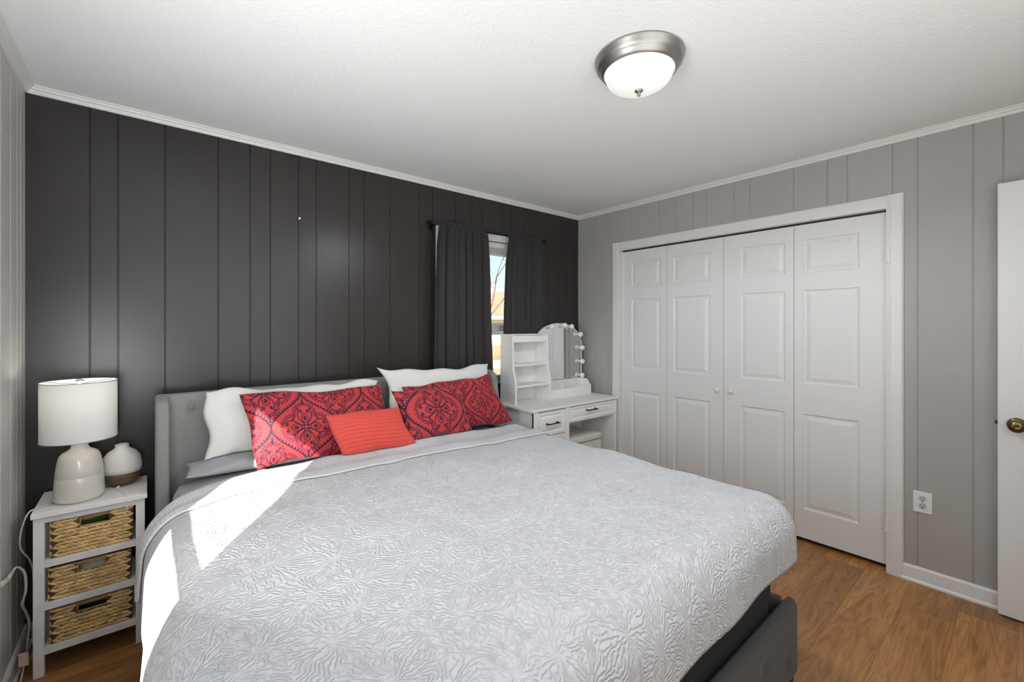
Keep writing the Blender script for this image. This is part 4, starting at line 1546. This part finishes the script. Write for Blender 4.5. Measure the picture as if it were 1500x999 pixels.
def bar_handle(cx, Y, cz, hl, parent):
    w = MB()
    w.tube([(cx - hl, Y - 0.024, cz), (cx - hl * 0.6, Y - 0.027, cz), (cx + hl * 0.6, Y - 0.027, cz), (cx + hl, Y - 0.024, cz)], 0.0052, 8, 3)
    for s_ in (-1, 1):
        w.tube([(cx + s_ * hl * 0.86, Y + 0.0012, cz), (cx + s_ * hl * 0.86, Y - 0.026, cz)], 0.0048, 8, 1)
        w.lathe([(0.0078, 0.0), (0.0078, -0.005)], (cx + s_ * hl * 0.86, Y + 0.0008, cz), 10, 'y')
    w.build('handle', M['black_metal'], parent, smooth=True)


DY = VY0 + 0.010
MB().box(VX0 + 0.018, VX0 + 0.062, DY - 0.001, DY + 0.017, 0.0, cz1).build('front_stile', M['vanity'], va)
MB().box(cx1 - 0.028, cx1 + 0.018, DY - 0.001, DY + 0.017, 0.0, cz1).build('front_stile', M['vanity'], va)
d_ = y_panel('drawer', DY, VX0 + 0.064, cx1 - 0.030, 0.565, 0.742, 0.022, va)
bar_handle((VX0 + 0.064 + cx1 - 0.030) / 2, DY, 0.652, 0.062, d_)
for (a, b) in ((0.375, 0.558), (0.185, 0.368), (0.02, 0.178)):
    d_ = y_panel('drawer', DY, VX0 + 0.064, cx1 - 0.030, a, b, 0.022, va)
    bar_handle((VX0 + 0.064 + cx1 - 0.030) / 2, DY, (a + b) / 2, 0.062, d_)
d_ = y_panel('drawer', DY, cx1 + 0.020, VX1 - 0.016, 0.630, 0.744, 0.018, va)
bar_handle(2.775, DY, 0.702, 0.060, d_)

# shelf unit standing at the left of the desk top
SX0, SX1, SYB = 2.158, 2.545, 2.720
SP = [(SYB, VZ), (SYB, 1.312), (2.585, 1.312), (2.572, 1.296), (2.570, 1.10), (2.566, 1.05), (2.548, 0.985), (2.538, 0.93), (2.535, 0.90), (2.535, VZ)]
su = MB()
su.prism(SP, 0, SX0, SX0 + 0.015)
su.prism(SP, 0, SX1 - 0.015, SX1)
su.box(SX0 + 0.015, SX1 - 0.015, SYB - 0.008, SYB, VZ, 1.312)
su.box(SX0 + 0.015, SX1 - 0.015, 2.578, SYB - 0.008, 1.250, 1.300)
su.box(SX0 + 0.015, SX1 - 0.015, 2.576, SYB - 0.008, 1.062, 1.077)
su.box(SX0 + 0.015, SX1 - 0.015, 2.546, SYB - 0.008, 0.900, 0.915)
su.build('shelf_unit', M['vanity'], va, bevel=0.0015)
# low divided tray under the mirror
tr = MB()
tx0, tx1, ty0, ty1 = SX1 + 0.001, 3.060, 2.560, 2.680
tr.box(tx0, tx1, ty0, ty0 + 0.012, VZ, 0.846)
tr.box(tx0, tx1, ty1 - 0.012, ty1, VZ, 0.905)
PT = [(ty0, VZ), (ty0, 0.846), (ty0 + 0.045, 0.902), (ty1, 0.905), (ty1, VZ)]
tr.prism(PT, 0, tx1, tx1 + 0.013)
tr.prism([(ty0 + .012, VZ), (ty0 + .012, 0.84), (ty0 + 0.05, 0.892), (ty1 - .012, 0.895), (ty1 - .012, VZ)], 0, 2.735, 2.745)
tr.box(tx0, tx1, ty0 + 0.012, ty1 - 0.012, VZ, 0.800)
tr.build('organizer_tray', M['vanity'], va, bevel=0.0015)
# arch mirror
MX0, MX1, MZ0, MZS, MTOP, MY = 2.515, 3.095, VZ + 0.002, 1.20, 1.402, 2.700
mc = (MX0 + MX1) / 2


def arch(ins, n=40):
    hw = (MX1 - MX0) / 2 - ins
    pts = [(mc - hw, MZ0 + ins), (mc + hw, MZ0 + ins)]
    for k in range(n + 1):
        a = PI * k / n
        pts.append((mc + hw * math.cos(a), MZS + (MTOP - ins - MZS) * math.sin(a) ** 0.9))
    return pts


MB().prism(arch(0.0), 1, MY, MY + 0.018).build('mirror_back', M['vanity'], va)
mir = MB().prism(arch(0.006), 1, MY - 0.0055, MY - 0.0005).build('mirror', M['mirror'], va)
tb = [(p[0], MY - 0.007, p[1]) for p in arch(0.003)]
MB().tube(tb[1:] + tb[:2], 0.0032, 6, 1).build('mirror_rim', M['white_plastic'], va)
for (bx, bz) in ((3.072, 0.925), (3.076, 1.052), (3.076, 1.178), (3.050, 1.300), (2.930, 1.372), (2.84, 1.383), (2.68, 1.372), (2.56, 1.30)):
    prof = [(0.012, 0.0), (0.012, -0.006), (0.010, -0.008), (0.013, -0.012), (0.0205, -0.020), (0.0235, -0.030), (0.0215, -0.040), (0.014, -0.0485), (0.002, -0.052)]
    MB().lathe(prof, (bx, MY - 0.0056, bz), 22, 'y').build('bulb', M['bulb'], mir, smooth=True)

st = empty('vanity_stool', (2.80, 2.50, 0))
tag(st, 'cream stool tucked under the vanity desk', 'stool')
MB().box(2.585, 2.985, 2.375, 2.69, 0.035, 0.415).build('body', M['stool'], st, bevel=0.006)
o = MB()
soft_box(o, 2.578, 2.992, 2.368, 2.698, 0.416, 0.478, 0.024)
o.build('cushion', M['stool'], st, smooth=True)
for (x, y) in ((2.61, 2.40), (2.96, 2.40), (2.61, 2.665), (2.96, 2.665)):
    MB().lathe([(0.012, 0), (0.015, 0.036)], (x, y, 0), 12).build('leg', M['black_metal'], st)

# ------------------------------------------------------------------ ceiling light
CLX, CLY = 1.482, 0.995
cl = empty('ceiling_light', (CLX, CLY, ZC - 0.14))
tag(cl, 'round brushed nickel ceiling light with frosted glass bowl', 'ceiling light')
MB().lathe([(0.168, 0.0), (0.170, -0.003), (0.170, -0.008), (0.166, -0.012), (0.164, -0.026), (0.155, -0.036), (0.150, -0.040), (0.145, -0.050), (0.136, -0.056), (0.130, -0.058), (0.128, -0.050)], (CLX, CLY, ZC), 72).build('pan', M['nickel'], cl, smooth=True)
bowl = [(0.130, -0.050), (0.134, -0.057), (0.131, -0.062)] + [(0.128 * math.cos(a) ** 0.9 if a < PI / 2 - 0.01 else 0.003, -0.062 - 0.062 * math.sin(a)) for a in np.linspace(0.05, PI / 2, 16)]
MB().lathe(bowl, (CLX, CLY, ZC), 72).build('glass_bowl', M['lamp_glass'], cl, smooth=True)
MB().lathe([(0.016, -0.1235), (0.0165, -0.127), (0.011, -0.131), (0.005, -0.133), (0.0045, -0.136), (0.0075, -0.140), (0.0065, -0.145), (0.001, -0.147)], (CLX, CLY, ZC), 24).build('finial', M['nickel'], cl, smooth=True)

ld = bpy.data.lights.new('ceiling_lamp_light', 'SPOT')
ld.energy = 36.0
ld.color = (0.94, 0.97, 1.0)
ld.shadow_soft_size = 0.10
ld.spot_size = R(172)
ld.spot_blend = 0.35
lo_ = bpy.data.objects.new('ceiling_lamp_light', ld)
COL.objects.link(lo_)
lo_.parent = cl
lo_.location = (0, 0, -0.03)

# ------------------------------------------------------------------ outlet on the right wall, nail
ol = empty('wall_outlet', (XR, 0.3835, 0.380))
tag(ol, 'white duplex outlet low on the grey wall near the door', 'outlet')
MB().box(XR - 0.006, XR, 0.346, 0.421, 0.380, 0.492).build('cover_plate', M['white_plastic'], ol, bevel=0.002)
for zc in (0.4165, 0.4555):
    rc = MB().lathe([(0.0165, 0.0), (0.0165, -0.0022), (0.0155, -0.003)], (XR - 0.0058, 0.3835, zc), 24, 'x').build('receptacle', M['receptacle'], ol)
    w = MB()
    w.box(XR - 0.0096, XR - 0.0080, 0.3755, 0.3780, zc + 0.001, zc + 0.0090)
    w.box(XR - 0.0096, XR - 0.0080, 0.3890, 0.3915, zc + 0.001, zc + 0.0080)
    w.lathe([(0.003, 0.0), (0.003, -0.0012)], (XR - 0.0084, 0.3835, zc - 0.007), 10, 'x')
    w.build('slot', M['slot'], rc)
MB().lathe([(0.003, 0.0), (0.0028, -0.0015)], (XR - 0.006, 0.3835, 0.436), 10, 'x').build('screw', M['nickel'], ol)
nail = MB().tube([(0.700, YB + 0.003, 2.012), (0.700, YB - 0.018, 2.016)], 0.0022, 8, 1)
nail.lathe([(0.006, 0.0), (0.006, -0.002)], (0.700, YB - 0.018, 2.016), 10, 'y')
tag(nail.build('picture_nail', M['white_plastic']), 'small bright nail high on the dark panelled wall', 'nail')
